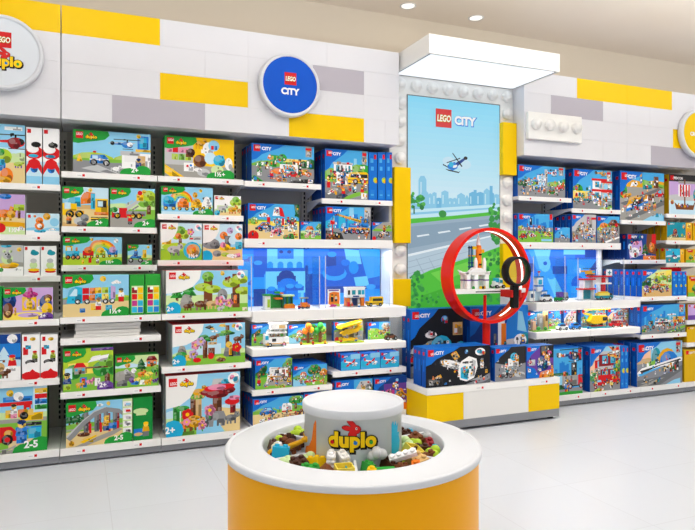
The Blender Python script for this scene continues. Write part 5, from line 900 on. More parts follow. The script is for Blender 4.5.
for px in (483, 547):
    m = MB(); a = ax(px, YP)-(p0+p1)/2; m.box(a-.012, a+.004, -.001, .002, zl-.034, zl-.018, 'red'); m.box(a-.06, a-.025, -.001, .002, zl-.029, zl-.024, 'lgrey'); m.build('price_label', t)
zp = zl+.001
B(None, 425.8, 490, 349, 'space_station', 'city', T+'a white space station, front row on the plinth', 'space station', 3, .062, z=zp, Y=YP+.03)
B(None, 495, 525.6, 348, 'lander', 'city', T+'a moon lander, between the station and mission boxes', 'moon lander', 2, .062, z=zp, Y=YP+.03)
B(None, 526.6, 553.5, 346.6, 'space_mission', 'city', T+'a purple space mission with an orange corner', 'purple mission', 2, .062, z=zp, Y=YP+.03)
yb_ = YP+.40
B(None, 410.5, 463, 309.8, 'lunar_base', 'city', T+'a lunar base, behind the station boxes by the red pole', 'lunar base', 2, .07, z=zp, Y=yb_)
B(None, 470, 528, 307, 'rocket_launch', 'city', T+'a rocket launch, behind the red pole', 'rocket launch', 2, .07, z=zp, Y=yb_)
# ---------------------------------------------------------------- the big red ring, its platform and the small magnifier
YR = 4.385; rx_, rz_ = ax(486.3, YR), az(490, 275.6, 4.31); RO, RI, RD = .392, .366, .15
t = thing('ring_stand', 'large upright red ring on a red pole holding a white platform', 'display stand', (rx_, YR, zp))
LZ = rz_-zp
m = MB(); T0 = Matrix.Translation((0, 0, LZ)) @ RX
m.lathe([(RO, -RD/2), (RO, RD/2), (RI, RD/2), (RI, .012), (RI, -.012), (RI, -RD/2), (RO, -RD/2)], 'ringred', 96, T=T0, caps=False)
o = m.build('ring', t)
for p in o.data.polygons: p.use_smooth = True
o.data.set_sharp_from_angle(angle=.6)
m = MB(); m.lathe([(RI-.0005, -.011), (RI-.003, -.009), (RI-.003, .009), (RI-.0005, .011)], 'led_strip', 96, T=T0, caps=False, a0=-1.2, a1=1.9); m.build('light_strip', t)
m = MB(); m.cyl((0, 0, 0), (0, 0, LZ-RO+.004), .032, 'ringred', 24); m.cyl((0, .02, LZ-RI-.004), (0, .02, az(486, 294, YR)-zp-.01), .0135, 'ringred', 16); m.lathe([(.042, 0), (.042, .006), (.033, .01)], 'ringred', 24); m.build('pole', t)
plz = az(486, 288.6, YR)-zp; hw = math.sqrt(RI**2-(plz-LZ)**2)-.004
m = MB(); m.bbox(-hw, hw, -.075, .075, plz-.036, plz, 'rail', .004); m.box(-hw*.45, hw*.55, -.0762, -.07, plz-.025, plz-.017, 'dark'); m.build('platform', t)
# small black magnifier clipped to the platform
ym = YR-.19; mx_, mz_ = ax(514.3, ym), az(514.3, 271.2, ym)
t = thing('magnifier', 'black hand magnifier held by a red clip at the right of the ring', 'magnifier', (mx_, ym, mz_))
m = MB(); R_ = .12; m.lathe([(R_, -.01), (R_, .06), (R_-.004, .064), (R_-.02, .064), (R_-.022, .058), (R_-.022, .048), (R_-.008, .03), (R_-.006, -.01), (R_, -.01)], 'mblack', 48, T=RX, caps=False); m.build('rim', t)
m = MB(); m.lathe([(0, .052), (R_-.06, .0505), (R_-.021, .046)], 'lens_glass', 40, T=RX, caps=False); m.build('lens', t)
m = MB(); m.bbox(-.03, .03, -.026, .026, az(514, 308, ym)-mz_, -R_+.006, 'mblack', .008); m.build('handle', t)
m = MB(); zc_ = az(514, 293.6, ym)-mz_
for s in (-1, 1): m.bbox(min(s*.031, s*.052), max(s*.031, s*.052), -.03, .06, zc_-.03, zc_+.03, 'clip', .004)
m.box(-.05, .05, .03, .115, zc_-.028, zc_+.028, 'clip'); m.build('clip', t)
# rocket and rover standing on the platform
zq = zp+plz+.0015
def P_(t, name, f): m = MB(); f(m); return m.build(name, t)
kk = 5.25/F                                                  # metres per pixel at the ring
t = thing('toy_rocket', 'toy white and orange rocket on its launch stand inside the red ring', 'toy', (ax(475.5, YR), YR, zq), group=None)
def px_(v): return (v-475.5)*kk/.84
def pz_(v): return (289-v)*kk
P_(t, 'booster', lambda m: (m.lathe([(.024, pz_(276)), (.024, pz_(248)), (.016, pz_(245.6))], 'orange', 16, o=(px_(478.6), 0, 0)), m.box(px_(478.6)-.012, px_(478.6)+.012, -.027, -.02, pz_(256), pz_(254.4), 'black'), m.box(px_(478.6)-.012, px_(478.6)+.012, -.027, -.02, pz_(266), pz_(264.4), 'black')))
P_(t, 'nose_cone', lambda m: m.lathe([(.019, pz_(246)), (.015, pz_(242)), (.006, pz_(236.5)), (.002, pz_(233.6)), (0, pz_(233.4))], 'bwhite', 16, o=(px_(478.4), 0, 0)))
for a, b in ((474.3, -.02), (483.5, -.01)): P_(t, 'side_booster', lambda m: m.lathe([(.016, pz_(276)), (.016, pz_(262)), (.008, pz_(258.6)), (0, pz_(258.2))], 'bwhite', 12, o=(px_(a), b, 0)))
P_(t, 'launch_stand', lambda m: [m.bbox(px_(a)-.018, px_(a)+.018, y-.018, y+.018, 0, pz_(275), 'bwhite', .003) for a in (465.5, 473, 483.5) for y in (-.035, .03)]+[m.box(px_(a)-.0185, px_(a)+.0185, y-.0185, y+.0185, pz_(281), pz_(279.8), 'purple') for a in (465.5, 473, 483.5) for y in (-.035, .03)]+[m.bbox(px_(462.5), px_(486.5), -.05, .05, pz_(275.5), pz_(272.5), 'paper', .003)])
P_(t, 'shuttle_body', lambda m: (m.prism([(px_(466), pz_(272.5)), (px_(482), pz_(272.5)), (px_(478), pz_(268.5)), (px_(471), pz_(268))], -.05, -.01, 'bwhite'), m.prism([(px_(455.5), pz_(270)), (px_(457), pz_(272.2)), (px_(465), pz_(274.6)), (px_(466), pz_(272.6)), (px_(460), pz_(272))], -.05, -.035, 'bwhite'), m.prism([(px_(488), pz_(271.5)), (px_(482), pz_(274.5)), (px_(482), pz_(272.6))], -.05, -.035, 'bwhite')))
P_(t, 'gantry', lambda m: [m.box(px_(470.3), px_(471.2), -.01+y, -.004+y, pz_(275), pz_(246.5), 'navy') for y in (0, .03)]+[m.box(px_(473.2), px_(474), .01, .016, pz_(272), pz_(247), 'teal')]+[m.box(px_(470), px_(475.6), -.008, .03, pz_(a), pz_(a-1.2), c) for a, c in ((249, 'black'), (257, 'gold'), (264, 'navy'), (268, 'navy'))]+[m.box(px_(472), px_(476), -.01, .01, pz_(250), pz_(247), 'yellow'), m.box(px_(481), px_(483.6), -.01, .01, pz_(253.5), pz_(250), 'gold')])
P_(t, 'service_block', lambda m: [m.brick(px_(a), -.055, 0, 1, 1, .02, c, .016) for a, c in ((469.5, 'green'), (476.5, 'yellow'), (478.6, 'black'), (480, 'gold'))])
t = thing('toy_rover', 'small white and teal toy moon rover behind the magnifier', 'toy', (ax(497.5, YR), YR, zq))
P_(t, 'chassis', lambda m: (m.bbox(-.045, .045, -.03, .03, .016, .032, 'bwhite', .003), m.brick(-.04, -.024, .032, 2, 3, .026, 'bwhite', .016), m.brick(.0, -.024, .032, 2, 3, .05, 'paper', .016)))
P_(t, 'cabin_window', lambda m: (m.bbox(-.034, .002, -.028, .02, .05, .085, 'cyan', .004), m.bbox(.005, .034, -.03, -.024, .045, .07, 'teal', .002)))
for a in (-.032, .034):
    for y in (-.034, .034): P_(t, 'wheel', lambda m: (m.cyl((a, y-.008, .015), (a, y+.008, .015), .015, 'black', 14), m.cyl((a, y-.0095, .015), (a, y+.0095, .015), .006, 'lgrey', 10)))
# ---------------------------------------------------------------- the two lit displays: slabs, backlit pictures, acrylic cases
def slab(key, x0, x1, px, py, thick, label, tilt=0):
    z = az(px, py, YL); SH[key] = (z, YL); w = (x1-x0)/2-.003; d = YB-.05-YL
    t = thing('display_shelf', label, 'shelf', ((x0+x1)/2, YL, z), group='thick display shelves')
    m = MB(); m.bbox(-w, w, 0, d, -thick, 0, 'rail', .005); m.box(-.001, .001, -.0008, .01, -thick+.004, -.004, 'lgrey'); m.build('slab', t)
    m = MB(); m.box(-w+.03, w-.03, .05, .075, -thick-.006, -thick, 'led_strip'); m.build('light_strip', t)
    return z
zA = slab('DA', BX[3], BX[5], 252, 311.5, .078, 'thick white slab of the left lit display carrying the store and school models')
zA2 = slab('DA2', BX[3], BX[5], 252, 349.5, .055, 'lower white slab of the left lit display carrying the camper model')
zD = slab('DD', CXS[0], CXS[2], 535.5, 303, .072, 'thick white slab of the right lit display carrying the hospital model')
zD2 = slab('DD2', CXS[0], CXS[2], 535.5, 332.8, .06, 'lower white slab of the right lit display carrying the yellow rescue helicopter')
def backlit(x0, x1, z0, z1, shapes, label, Y=4.93):
    for n in ('g1', 'g2', 'g3', 'g4', 'g5', 'g6', 'g7'):
        if 'lit_'+n not in MATS: glow('lit_'+n, PAL[n], 1.4, '0A1020')
    t = thing('backlit_panel', label, 'picture', ((x0+x1)/2, Y, z0)); w = (x1-x0)/2
    m = MB(); m.box(-w, w, .002, .03, 0, z1-z0, 'paper'); m.box(-w, w, 0, .002, z1-z0-.012, z1-z0, 'dark'); m.build('panel_frame', t)
    A = Art(x1-x0, z1-z0); shapes(A); m = MB()
    for i, (c, P) in enumerate(A.S): m.face([((u-.5)*(x1-x0), -i*.00008, v*(z1-z0)) for u, v in P], 'lit_'+c)
    m.build('printed_picture', t)
def castle(A):
    A.R('g1',0,0,1,1); A.R('g7',.0,.0,.2,.9); A.R('g2',.1,.5,.2,1); A.R('g4',.19,.05,.44,.99); A.R('g3',.17,0,.42,.55)
    A.R('g1',.26,.82,.37,1); A.E('g6',.285,.94,.04,.03); A.E('g6',.34,.94,.04,.03)
    for q in (.21,.28,.345,.41): A.R('g7',q-.02,.64,q+.02,.74); A.E('g7',q,.74,.045,.03)
    A.R('g2',.185,.58,.45,.66); A.R('g4',.18,.22,.46,.6); A.R('g6',.255,.36,.385,.52); A.E('g6',.32,.52,.145,.1); A.R('g1',.26,.1,.4,.42); A.E('g1',.33,.42,.14,.06)
    for q, r in ((.22,.3),(.285,.28)): A.R('g2',q-.035,r-.22,q+.035,r); A.E('g7',q,r,.075,.04)
    for q, r in ((.1,.2),(.13,.75),(.05,.45),(.345,.34),(.405,.34),(.04,.85)): A.R('g2',q-.035,r-.08,q+.035,r); A.E('g3',q,r,.075,.04)
    A.R('g6',.1,0,.18,.3); A.R('g5',.45,.0,.5,.7); A.R('g2',.5,0,1,1); A.R('g1',.47,.55,.62,1); A.R('g5',.6,.68,.67,.9); A.E('g7',.64,.9,.09,.05)
    A.P('g4',(.73,1),(.84,.98),(.86,.72),(.75,.74)); A.P('g3',(.84,1),(1,1),(1,.5),(.9,.45)); A.E('g3',.66,.55,.24,.13); A.E('g2',.66,.6,.2,.1); A.E('g7',.8,.66,.1,.12); A.E('g1',.74,.75,.09,.06)
    A.P('g4',(.8,.48),(.9,.5),(.92,.3),(.82,.28)); A.R('g5',.6,.2,.95,.32); A.R('g3',.7,.0,.86,.2); A.E('g4',.78,.2,.1,.05); A.R('g7',.88,0,1,.26); A.E('g2',.56,.34,.09,.16); A.R('g6',.64,.06,.69,.3); A.E('g3',.93,.3,.1,.05)
def beams(A):
    A.R('g2',0,0,1,1); A.R('g1',.2,0,.75,1); A.P('g3',(.24,1),(.4,1),(.62,0),(.46,0)); A.P('g4',(.3,1),(.48,1),(.44,.6),(.36,.6)); A.E('g4',.42,.7,.14,.16); A.E('g2',.42,.72,.05,.04); A.R('g5',.14,.55,.3,.72); A.P('g4',(.44,.42),(.53,.42),(.64,0),(.53,0)); A.E('g3',.485,.44,.09,.05)
    A.R('g5',.5,.5,.66,.66); A.R('g7',.66,0,1,.8); A.R('g4',.62,.9,.86,1); A.R('g5',.86,.84,1,1); A.E('g3',.8,.6,.16,.1); A.P('g5',(.86,0),(.94,0),(1,.5),(1,.8),(.92,.6)); A.E('g2',.78,.3,.18,.16); A.R('g3',0,.3,.14,.6); A.E('g7',.07,.6,.1,.06); A.R('g2',.02,.7,.2,1); A.E('g5',.1,.16,.16,.1); A.R('g3',.7,.1,.8,.24)
zhA = SH['d2'][0]-.066; zhD = SH['f2'][0]-.06
backlit(BX[3]+.004, 2.385, zA+.001, zhA-.002, castle, 'glowing blue picture of a giant brick castle behind the store model')
backlit(CXS[0]+.004, ax(597, 4.93), zD+.001, zhD-.002, beams, 'glowing blue picture of giant bricks behind the police station model')
t = thing('display_side_panel', 'white end panel at the right of the left lit display', 'panel', (2.395, YU, zA+.001))
P_(t, 'panel', lambda m: m.bbox(-.006, .006, .0, .2, 0, zhA-zA-.003, 'rail', .002)); P_(t, 'edge_strip', lambda m: m.bbox(-.008, .008, -.008, 0, 0, zhA-zA-.003, 'rail', .002))
t = thing('display_side_panel', 'narrow white post right of the glowing blue brick picture', 'panel', (ax(600, 4.9), 4.9, zD+.001))
P_(t, 'panel', lambda m: m.bbox(-.022, .022, 0, .03, 0, zhD-zD-.003, 'rail', .002)); P_(t, 'edge_strip', lambda m: m.bbox(-.024, -.022, -.002, .03, 0, zhD-zD-.003, 'rail', .0005))
def case(x0, x1, y0, y1, z0, z1, label):
    t = thing('acrylic_case', label, 'display case', ((x0+x1)/2, (y0+y1)/2, z0), group='clear acrylic cases'); w, d, h, e = (x1-x0)/2, (y1-y0)/2, z1-z0, .0025
    for b in ((-w, w, -d, -d+e), (-w, w, d-e, d), (-w, -w+e, -d+e, d-e), (w-e, w, -d+e, d-e)): P_(t, 'acrylic_wall', lambda m: m.box(*b, 0, h, 'acrylic'))
    P_(t, 'acrylic_top', lambda m: m.box(-w, w, -d, d, h, h+e, 'acrylic'))
    for sx in (-1, 1): P_(t, 'polished_edge', lambda m: m.box(sx*w-.003, sx*w+.003, -d-.0015, -d+.0015, 0, h+e, 'acrylic_edge'))
YC = YL+.05
case(ax(251.5, YC), ax(319.6, YC), YC, YC+.3, zA+.001, az(255, 256.5, YC), 'clear case over the grocery store model')
case(ax(325.5, YC), ax(390, YC), YC, YC+.3, zA+.001, az(330, 256.5, YC), 'clear case over the school and bus models')
case(3.70, ax(565, YC), YC, YC+.3, zD+.001, az(540, 256.5, YC), 'clear case over the police station model')
case(ax(578, YC), ax(624, YC), YC, YC+.3, zD+.001, az(590, 258, YC), 'clear case over the hospital model')
def pane(px0, px1, za, zb, label):
    x0, x1 = ax(px0, YL+.012), ax(px1, YL+.012); t = thing('acrylic_guard', label, 'display case', ((x0+x1)/2, YL+.012, za+.001), group='clear acrylic guards')
    P_(t, 'acrylic_wall', lambda m: m.box(-(x1-x0)/2, (x1-x0)/2, 0, .002, 0, zb-za-.01, 'acrylic'))
    if px1 == 404: P_(t, 'end_wall', lambda m: m.box((x1-x0)/2-.002, (x1-x0)/2, .002, .3, 0, zb-za-.01, 'acrylic'))
pane(253, 333.4, zA2, zA-.078, 'clear guard before the camper and forest boxes'); pane(334.4, 404, zA2, zA-.078, 'clear guard before the yellow plane box')
pane(537, 588, zD2, zD-.072, 'clear guard before the small police vans'); pane(590, 638, zD2, zD-.072, 'clear guard before the yellow rescue helicopter')
# ---------------------------------------------------------------- small display models
class Mod:
    """a model laid out in photo pixels: x to the right, height above the slab, both turned into metres at its own distance"""
    def __init__(s, name, label, px, key, dy=.1, cat='toy model', group='display models'):
        z, Y = SH[key]; s.Y = Y+dy; s.px = px; s.t = thing(name, label, cat, (ax(px, s.Y), s.Y, z+.001), group=group); s.k = (ax(px+1, s.Y)-ax(px, s.Y)); r = (px-CX)/F; s.kz = s.Y/(CS-SN*r)/F
    def part(s, name, *bs, bev=.0):
        m = MB()
        for x0, x1, y0, y1, z0, z1, c in bs:
            a = (x0*s.k, x1*s.k, y0, y1, z0*s.kz, z1*s.kz)
            (m.bbox(*a, c, bev) if bev else m.box(*a, c))
            if x1-x0 > 2.5 and z1-z0 > .9:
                n = min(6, max(1, int((x1-x0)/1.6)))
                for i in range(n):
                    xx_ = a[0]+(i+.5)*(a[1]-a[0])/n; m.lathe([(.0045, 0), (.0045, .003), (0, .003)], c, 8, o=(xx_, y0+.008, a[5]), caps=False)
        return m.build(name, s.t)
    def wheels(s, xs, r, y0, y1):
        for x in xs:
            for y in (y0, y1): m = MB(); R2 = r*s.kz; m.cyl((x*s.k, y-.004, R2), (x*s.k, y+.004, R2), R2, 'black', 12); m.cyl((x*s.k, y-.005, R2), (x*s.k, y+.005, R2), R2*.45, 'lgrey', 8); m.build('wheel', s.t)
    def ball(s, name, *bs):
        m = MB()
        for x, y, z, r, c in bs: m.ball((x*s.k, y, z*s.kz), r*s.kz, c, 10, 6)
        return m.build(name, s.t)
    def prism(s, name, pts, y0, y1, c): m = MB(); m.prism([(x*s.k, z*s.kz) for x, z in pts], y0, y1, c); return m.build(name, s.t)
FIG = [None]
def figure(px, key, dy, shirt, legs, hat, label, sc=1.0):
    z, Y = SH[key]; Y += dy; m = MB(); k = .0095*sc
    t = thing('toy_figure', label, 'toy figure', (ax(px, Y), Y, z+.001), group='toy figures in the displays')
    P_(t, 'legs', lambda m: [m.bbox(a*k, (a+.75)*k, -.4*k, .4*k, 0, 1.3*k, legs, .0006) for a in (-.8, .05)])
    P_(t, 'torso', lambda m: (m.prism([(-.85*k, 1.3*k), (.85*k, 1.3*k), (.62*k, 2.6*k), (-.62*k, 2.6*k)], -.4*k, .4*k, shirt), m.bbox(-1.05*k, -.7*k, -.3*k, .3*k, 1.35*k, 2.5*k, shirt, .0006), m.bbox(.7*k, 1.05*k, -.3*k, .3*k, 1.35*k, 2.5*k, shirt, .0006)))
    P_(t, 'head', lambda m: m.lathe([(.42*k, 2.6*k), (.5*k, 2.75*k), (.5*k, 3.4*k), (.3*k, 3.55*k)], 'skin', 12))
    P_(t, 'hat', lambda m: m.lathe([(.56*k, 3.2*k), (.56*k, 3.5*k), (.4*k, 3.8*k), (0, 3.85*k)], hat, 12))
# grocery store
g = Mod('toy_grocery_store', 'small model grocery store with a green roof in the left clear case', 279, 'DA', .12)
g.part('base', (-15,15,-.05,.08,0,.8,'paper')); g.part('tower_wall', (-14,-8.5,0,.06,.8,13.5,'bwhite'), (-8.5,-6.5,0,.06,.8,14.5,'green'), (-11.5,-9,-.004,0,2,10,'lime')); g.part('roof', (-14.5,-6,-.01,.07,13.5,15,'green'), (3,15,-.02,.07,12.5,14,'pale'), (-3,1,-.01,.05,15.5,17.5,'green'), (1,4,-.01,.04,15,16.5,'orange'))
g.part('wall', (-6,3,.03,.06,.8,14,'green'), (3.5,4.6,-.01,.05,.8,12.5,'dgreen'), (8,9,-.01,.05,.8,12.5,'green'), (12.5,13.6,-.01,.05,.8,12.5,'dgreen')); g.part('window', (4.6,12.4,.02,.024,5,12,'cyan')); g.part('counter', (4.5,15,-.03,0,.8,4,'orange'), (5,14,-.03,-.005,4,5,'gold')); g.part('awning', (-5,2.5,-.03,.03,10,11.5,'orange'))
figure(299, 'DA', .07, 'red', 'mid', 'black', 'tiny figure in a red shirt right of the grocery store model'); figure(309, 'DA', .1, 'orange', 'grey', 'orange', 'tiny figure with orange hair at the right wall of the grocery case')
c_ = Mod('toy_food_cart', 'tiny orange food cart beside the grocery store model', 304, 'DA', .1); c_.part('cart_body', (-3,3,-.02,.02,1.5,6,'orange')); c_.part('canopy', (-3.5,3.5,-.025,.025,10,11.2,'stone')); c_.part('post', (2.4,3,-.003,.003,6,10,'dark'), (-3,-2.4,-.003,.003,6,10,'dark')); c_.wheels((-2,2), 1.1, -.022, .022)
# school, bus and a printed card
t = thing('printed_card', 'orange and purple printed card standing left of the school model', 'card', (ax(334, YL+.14), YL+.14, SH['DA'][0]+.001), group=None)
kz = .0072; A = Art(1, 1.2); A.R('bwhite',0,0,1,1); A.R('purple',.06,.9,.9,.97); A.P('orange',(.05,.2),(.2,.12),(.5,.16),(.92,.1),(.96,.5),(.9,.82),(.5,.86),(.12,.8)); A.man(.35,.3,.42,'black','dark','black'); A.man(.66,.32,.38,'lgrey','dark','brown'); A.P('lime',(.2,.08),(.95,.03),(.98,.16),(.6,.2)); A.P('magenta',(.1,.02),(.6,.02),(.8,.12),(.3,.18))
P_(t, 'card_board', lambda m: m.box(-7.2*kz, 7.2*kz, 0, .003, 0, 19.5*kz, 'bwhite')); P_(t, 'cover_picture', lambda m: [m.face([((u-.5)*14.4*kz, -.0004-i*.00008, v*19.5*kz) for u, v in P], c) for i, (c, P) in enumerate(A.S)])
g = Mod('toy_school', 'small white model school with orange walls in the right clear case', 356, 'DA', .12)
g.part('base', (-10,8.8,-.03,.07,0,.7,'stone')); g.part('lower_wall', (-9,-6,0,.06,.7,9,'orange'), (5,8.5,0,.06,.7,9,'orange'), (-6,-3,.02,.06,.7,9,'bwhite'), (3,5,.02,.06,.7,9,'bwhite'), (-3,3,.04,.06,.7,9,'mid')); g.part('upper_wall', (-9.2,9,.0,.06,9.6,18.6,'bwhite')); g.part('roof', (-9.6,9.4,-.005,.065,18.6,19.6,'bwhite'), (-9.6,9.4,-.008,.065,9,9.7,'lgrey')); g.part('window', (-8,-6,-.002,0,12,16.5,'dark'), (-4,-.5,-.002,0,12,16.5,'teal'), (2,5,-.002,0,12,16.5,'teal'), (5.6,8.4,-.002,0,12,16.5,'cyan')); g.part('name_sign', (-3,3,-.004,-.001,8,11,'mid')); g.part('tree_box', (-9.8,-7.4,-.03,-.01,.7,5,'red'), (-7,-6,-.03,-.01,.7,3,'green'))
figure(352, 'DA', .06, 'red', 'lgrey', 'orange', 'tiny figure in red before the school model door'); figure(359, 'DA', .06, 'bwhite', 'rblue', 'dbrown', 'tiny figure in white before the school model')
b = Mod('toy_bus', 'small yellow model school bus next to the white school model', 374.5, 'DA', .1); b.part('bus_body', (-8,7.5,-.025,.025,1.6,5.2,'yellow'), (-4,7.5,-.025,.025,8,9.4,'yellow'), (-4,-3,-.025,.025,5.2,8,'yellow'), (6.6,7.5,-.025,.025,5.2,8,'yellow')); b.part('window', (-3,6.6,-.022,.022,5.2,8,'dark')); b.part('stripe', (-8,7.6,-.0262,.0262,3,3.6,'black')); b.wheels((-5,4.5), 1.7, -.024, .024)
# lower left window
z2, y2 = SH['DA2']
def BS(xl, xr, yt, a, key, label): B(None, xl, xr, yt, a, 'city', label, '', 1, .05, z=SH[key][0], Y=YL+.17, ztop=(SH['DA'][0]-.085 if key == 'DA2' else SH['DD'][0]-.08))
BS(251.5, 286.5, 324.5, 'camper_van', 'DA2', 'town box behind the white camper model in the lit window'); BS(288, 326, 325, 'picnic_park', 'DA2', 'town box behind the orange tree models in the lit window'); BS(334, 363, 322, 'quad_racer', 'DA2', 'town box behind the yellow aircraft model in the lit window'); BS(368, 390, 322.5, 'jungle_quad', 'DA2', 'town box behind the tiny brown quad model in the lit window'); 
g = Mod('toy_camper', 'small white model camper van with an open roof in the lit window', 276, 'DA2', .1)
g.part('camper_body', (-12,12,-.03,.03,2,9,'bwhite'), (-12,-8,-.03,.03,9,12,'bwhite')); g.part('roof', (-9,10,-.03,.03,13,14.4,'bwhite'), (-6,10,-.03,.03,17,22,'bwhite'), (-7,11,-.034,.034,22,23.2,'paper')); g.part('window', (-11.6,-8.4,-.031,-.03,7,11,'cyan'), (-5,-1,-.031,-.03,5,8,'dark'), (2,8,-.031,-.03,18,21,'tan')); g.part('side_stripe', (-12,12,-.0312,-.03,2.6,3.4,'gold')); g.part('roof_post', (-8,-7,-.02,.02,12,17,'lgrey'), (8,9,-.02,.02,9,17,'lgrey')); g.wheels((-7,7), 2, -.03, .03)
figure(268, 'DA2', .05, 'gold', 'mid', 'brown', 'tiny figure in gold before the camper model'); figure(284, 'DA2', .05, 'pink', 'lsky', 'brown', 'tiny figure in pink before the camper model')
for px, c1, c2, nm in ((308, 'orange', 'gold', 'orange-leaved'), (320, 'green', 'grass', 'green-leaved')):
    g = Mod('toy_tree', nm+' model tree in the lit window below the store', px, 'DA2', .12); g.part('trunk', (-1.2,1.2,-.008,.008,0,12,'brown')); g.ball('foliage', (-3,0,13,3.2,c1), (2.8,0,14,3.4,c2), (0,-.01,18,3.2,c1), (0,.02,11,3,c2)); g.part('base', (-6,6,-.04,.03,0,.9,'lime'))
for i, (px, c) in enumerate(((301, 'orange'), (313, 'red'), (325, 'gold'))): figure(px, 'DA2', .06, c, 'brown', ('dark', 'brown', 'black')[i], 'tiny figure in %s beside the model trees' % c)
g = Mod('toy_seaplane', 'small yellow model aircraft with long wings in the lit window', 349, 'DA2', .1)
g.prism('fuselage', [(-9,9),(-5,6.5),(8,10),(13,16),(10,16.5),(6,13),(-4,13)], -.018, .018, 'yellow'); g.prism('wing', [(-11,14),(9,19),(10,21),(-10,16)], -.06, .05, 'letter'); g.prism('tail', [(9,14),(13.5,21),(11,22),(8,16)], -.006, .006, 'gold'); g.part('float', (-8,6,-.05,-.035,2,4.5,'yellow'), (-8,6,.035,.05,2,4.5,'yellow')); g.part('strut', (-4,-3,-.045,.045,4.5,8,'grey'), (3,4,-.045,.045,4.5,9,'grey')); g.part('cockpit', (-6,-2,-.014,.014,11.5,14,'dark')); g.part('base', (-12,12,-.06,.05,0,1,'lime'))
figure(341, 'DA2', .05, 'red', 'mid', 'black', 'tiny figure in red before the yellow aircraft model'); figure(356, 'DA2', .05, 'rblue', 'dark', 'red', 'tiny figure in blue before the yellow aircraft model')
g = Mod('toy_quad', 'tiny brown model quad bike at the right end of the lit window', 391, 'DA2', .08); g.part('quad_body', (-5,4,-.014,.014,2,4.6,'brown'), (-2,2,-.012,.012,4.6,6,'dark')); g.part('handlebar', (-3.6,-3,-.016,.016,4.6,7,'black')); g.wheels((-4,3.6), 2, -.018, .018)
# right display, upper
g = Mod('toy_police_station', 'small white model police station with a blue tower in the right lit display', 538, 'DD', .12)
g.part('base', (-8,14,-.012,.06,0,.8,'grey')); g.part('lower_wall', (-8,-3,0,.05,.8,11,'bwhite'), (4,9,0,.05,.8,10,'bwhite'), (-3,4,.02,.05,.8,10,'lsky')); g.part('tower', (-.5,5,0,.05,10,24,'bwhite'), (-1,5.5,-.004,.054,15,16.4,'rblue'), (-1,5.5,-.004,.054,24,25.4,'rblue')); g.part('window', (.5,4,-.002,0,17,22,'cyan'), (-7,-4,-.002,0,4,8,'mid'), (5,8,-.002,0,4,8,'mid')); g.part('mast', (1.5,2.5,.01,.016,25,30,'lgrey'), (1.2,2.8,.006,.02,29,30.5,'red')); g.part('roof', (-8.5,-2.5,-.005,.055,11,12.2,'rblue'), (3.5,9.5,-.005,.055,10,11.2,'rblue'))
g = Mod('toy_police_van', 'tiny blue and white model police van before the station model', 546, 'DD', .085); g.part('van_body', (-5,5,-.018,.018,1.6,5,'bwhite'), (-4,3,-.016,.016,5,7.4,'rblue')); g.part('window', (-3.6,2.6,-.017,.017,5.2,6.8,'dark')); g.wheels((-3.2,3.2), 1.6, -.018, .018)
g = Mod('toy_dump_cart', 'tiny green model cart at the edge of the right display slab', 558.5, 'DD', .03); g.part('cart_body', (-3.5,3.5,-.014,.014,1.4,3.8,'cargreen'), (-3.5,-2.6,-.014,.014,3.8,4.6,'green')); g.wheels((-2.2,2.2), 1.3, -.014, .014)
g = Mod('toy_truck', 'tiny grey model truck behind the green cart', 562, 'DD', .16); g.part('truck_body', (-5,5,-.02,.02,2,4,'mgrey'), (-4.6,0,-.02,.02,4,8.6,'purple'), (.6,4.6,-.02,.02,4,8,'grey')); g.part('window', (1.4,4.7,-.018,.018,5.4,7.4,'dark')); g.wheels((-3,3), 2, -.02, .02)
g = Mod('toy_hospital', 'small white and red model hospital in the clear case on the right display', 596, 'DD', .12)
g.part('base', (-16,16,-.012,.06,0,.8,'lgrey')); g.part('lower_wall', (-14,-12.5,0,.06,.8,10.4,'bwhite'), (-3,-1.5,0,.06,.8,10.4,'bwhite'), (-12.5,-3,.03,.06,.8,10.4,'teal')); g.part('upper_wall', (-12,-10.8,0,.06,11.4,20,'bwhite'), (-3,-1.6,0,.06,11.4,23,'bwhite'), (-10.8,-3,.03,.06,11.4,20,'lsky'), (1,14,.02,.05,17,22,'bwhite')); g.part('floor_band', (-15,-.5,-.01,.065,10.2,11.6,'red'), (-13,-1,-.01,.065,19.8,21.2,'red'), (-5,15,-.012,.065,22.6,24,'red'), (-2,15,-.012,.06,15.4,16.8,'bwhite')); g.part('column', (7,9.6,.0,.03,.8,22,'red')); g.part('cross_sign', (10,15.4,-.012,-.002,24,30,'bwhite'), (12.2,13.2,-.0135,-.012,25,29,'teal'), (11,14.4,-.0135,-.012,26.5,27.5,'teal'))
g = Mod('toy_helicopter', 'tiny yellow model helicopter on the hospital model roof', 590, 'DD', .14); z_ = g.t.location.z; g.t.location.z = z_+24.2*g.kz; g.part('heli_body', (-4,4,-.014,.014,1.4,5,'gold'), (-10,-4,-.003,.003,3.6,5,'gold')); g.part('rotor', (-7,7,-.004,.004,7,7.6,'dark'), (-.4,.4,-.003,.003,5,7,'grey'), (-10.6,-9.6,-.004,.0,2.6,7.4,'bwhite')); g.part('skid', (-4,4,-.014,-.011,0,.6,'dark'), (-4,4,.011,.014,0,.6,'dark'), (-2,-1.4,-.013,.013,.6,1.4,'dark'), (1.4,2,-.013,.013,.6,1.4,'dark')); g.part('window', (1,4.2,-.0145,.0145,2.6,4.6,'cyan'))
g = Mod('toy_ambulance', 'tiny yellow and teal model ambulance before the hospital model', 604, 'DD', .082); g.part('ambulance_body', (-7.5,7.5,-.022,.022,1.8,4.4,'teal'), (-7,4,-.022,.022,4.4,7,'lemon'), (-5,2.6,-.02,.02,7,8.2,'yellow')); g.part('window', (4,6.6,-.02,.02,4.4,6.6,'dark')); g.wheels((-4.6,4.6), 1.8, -.022, .022)
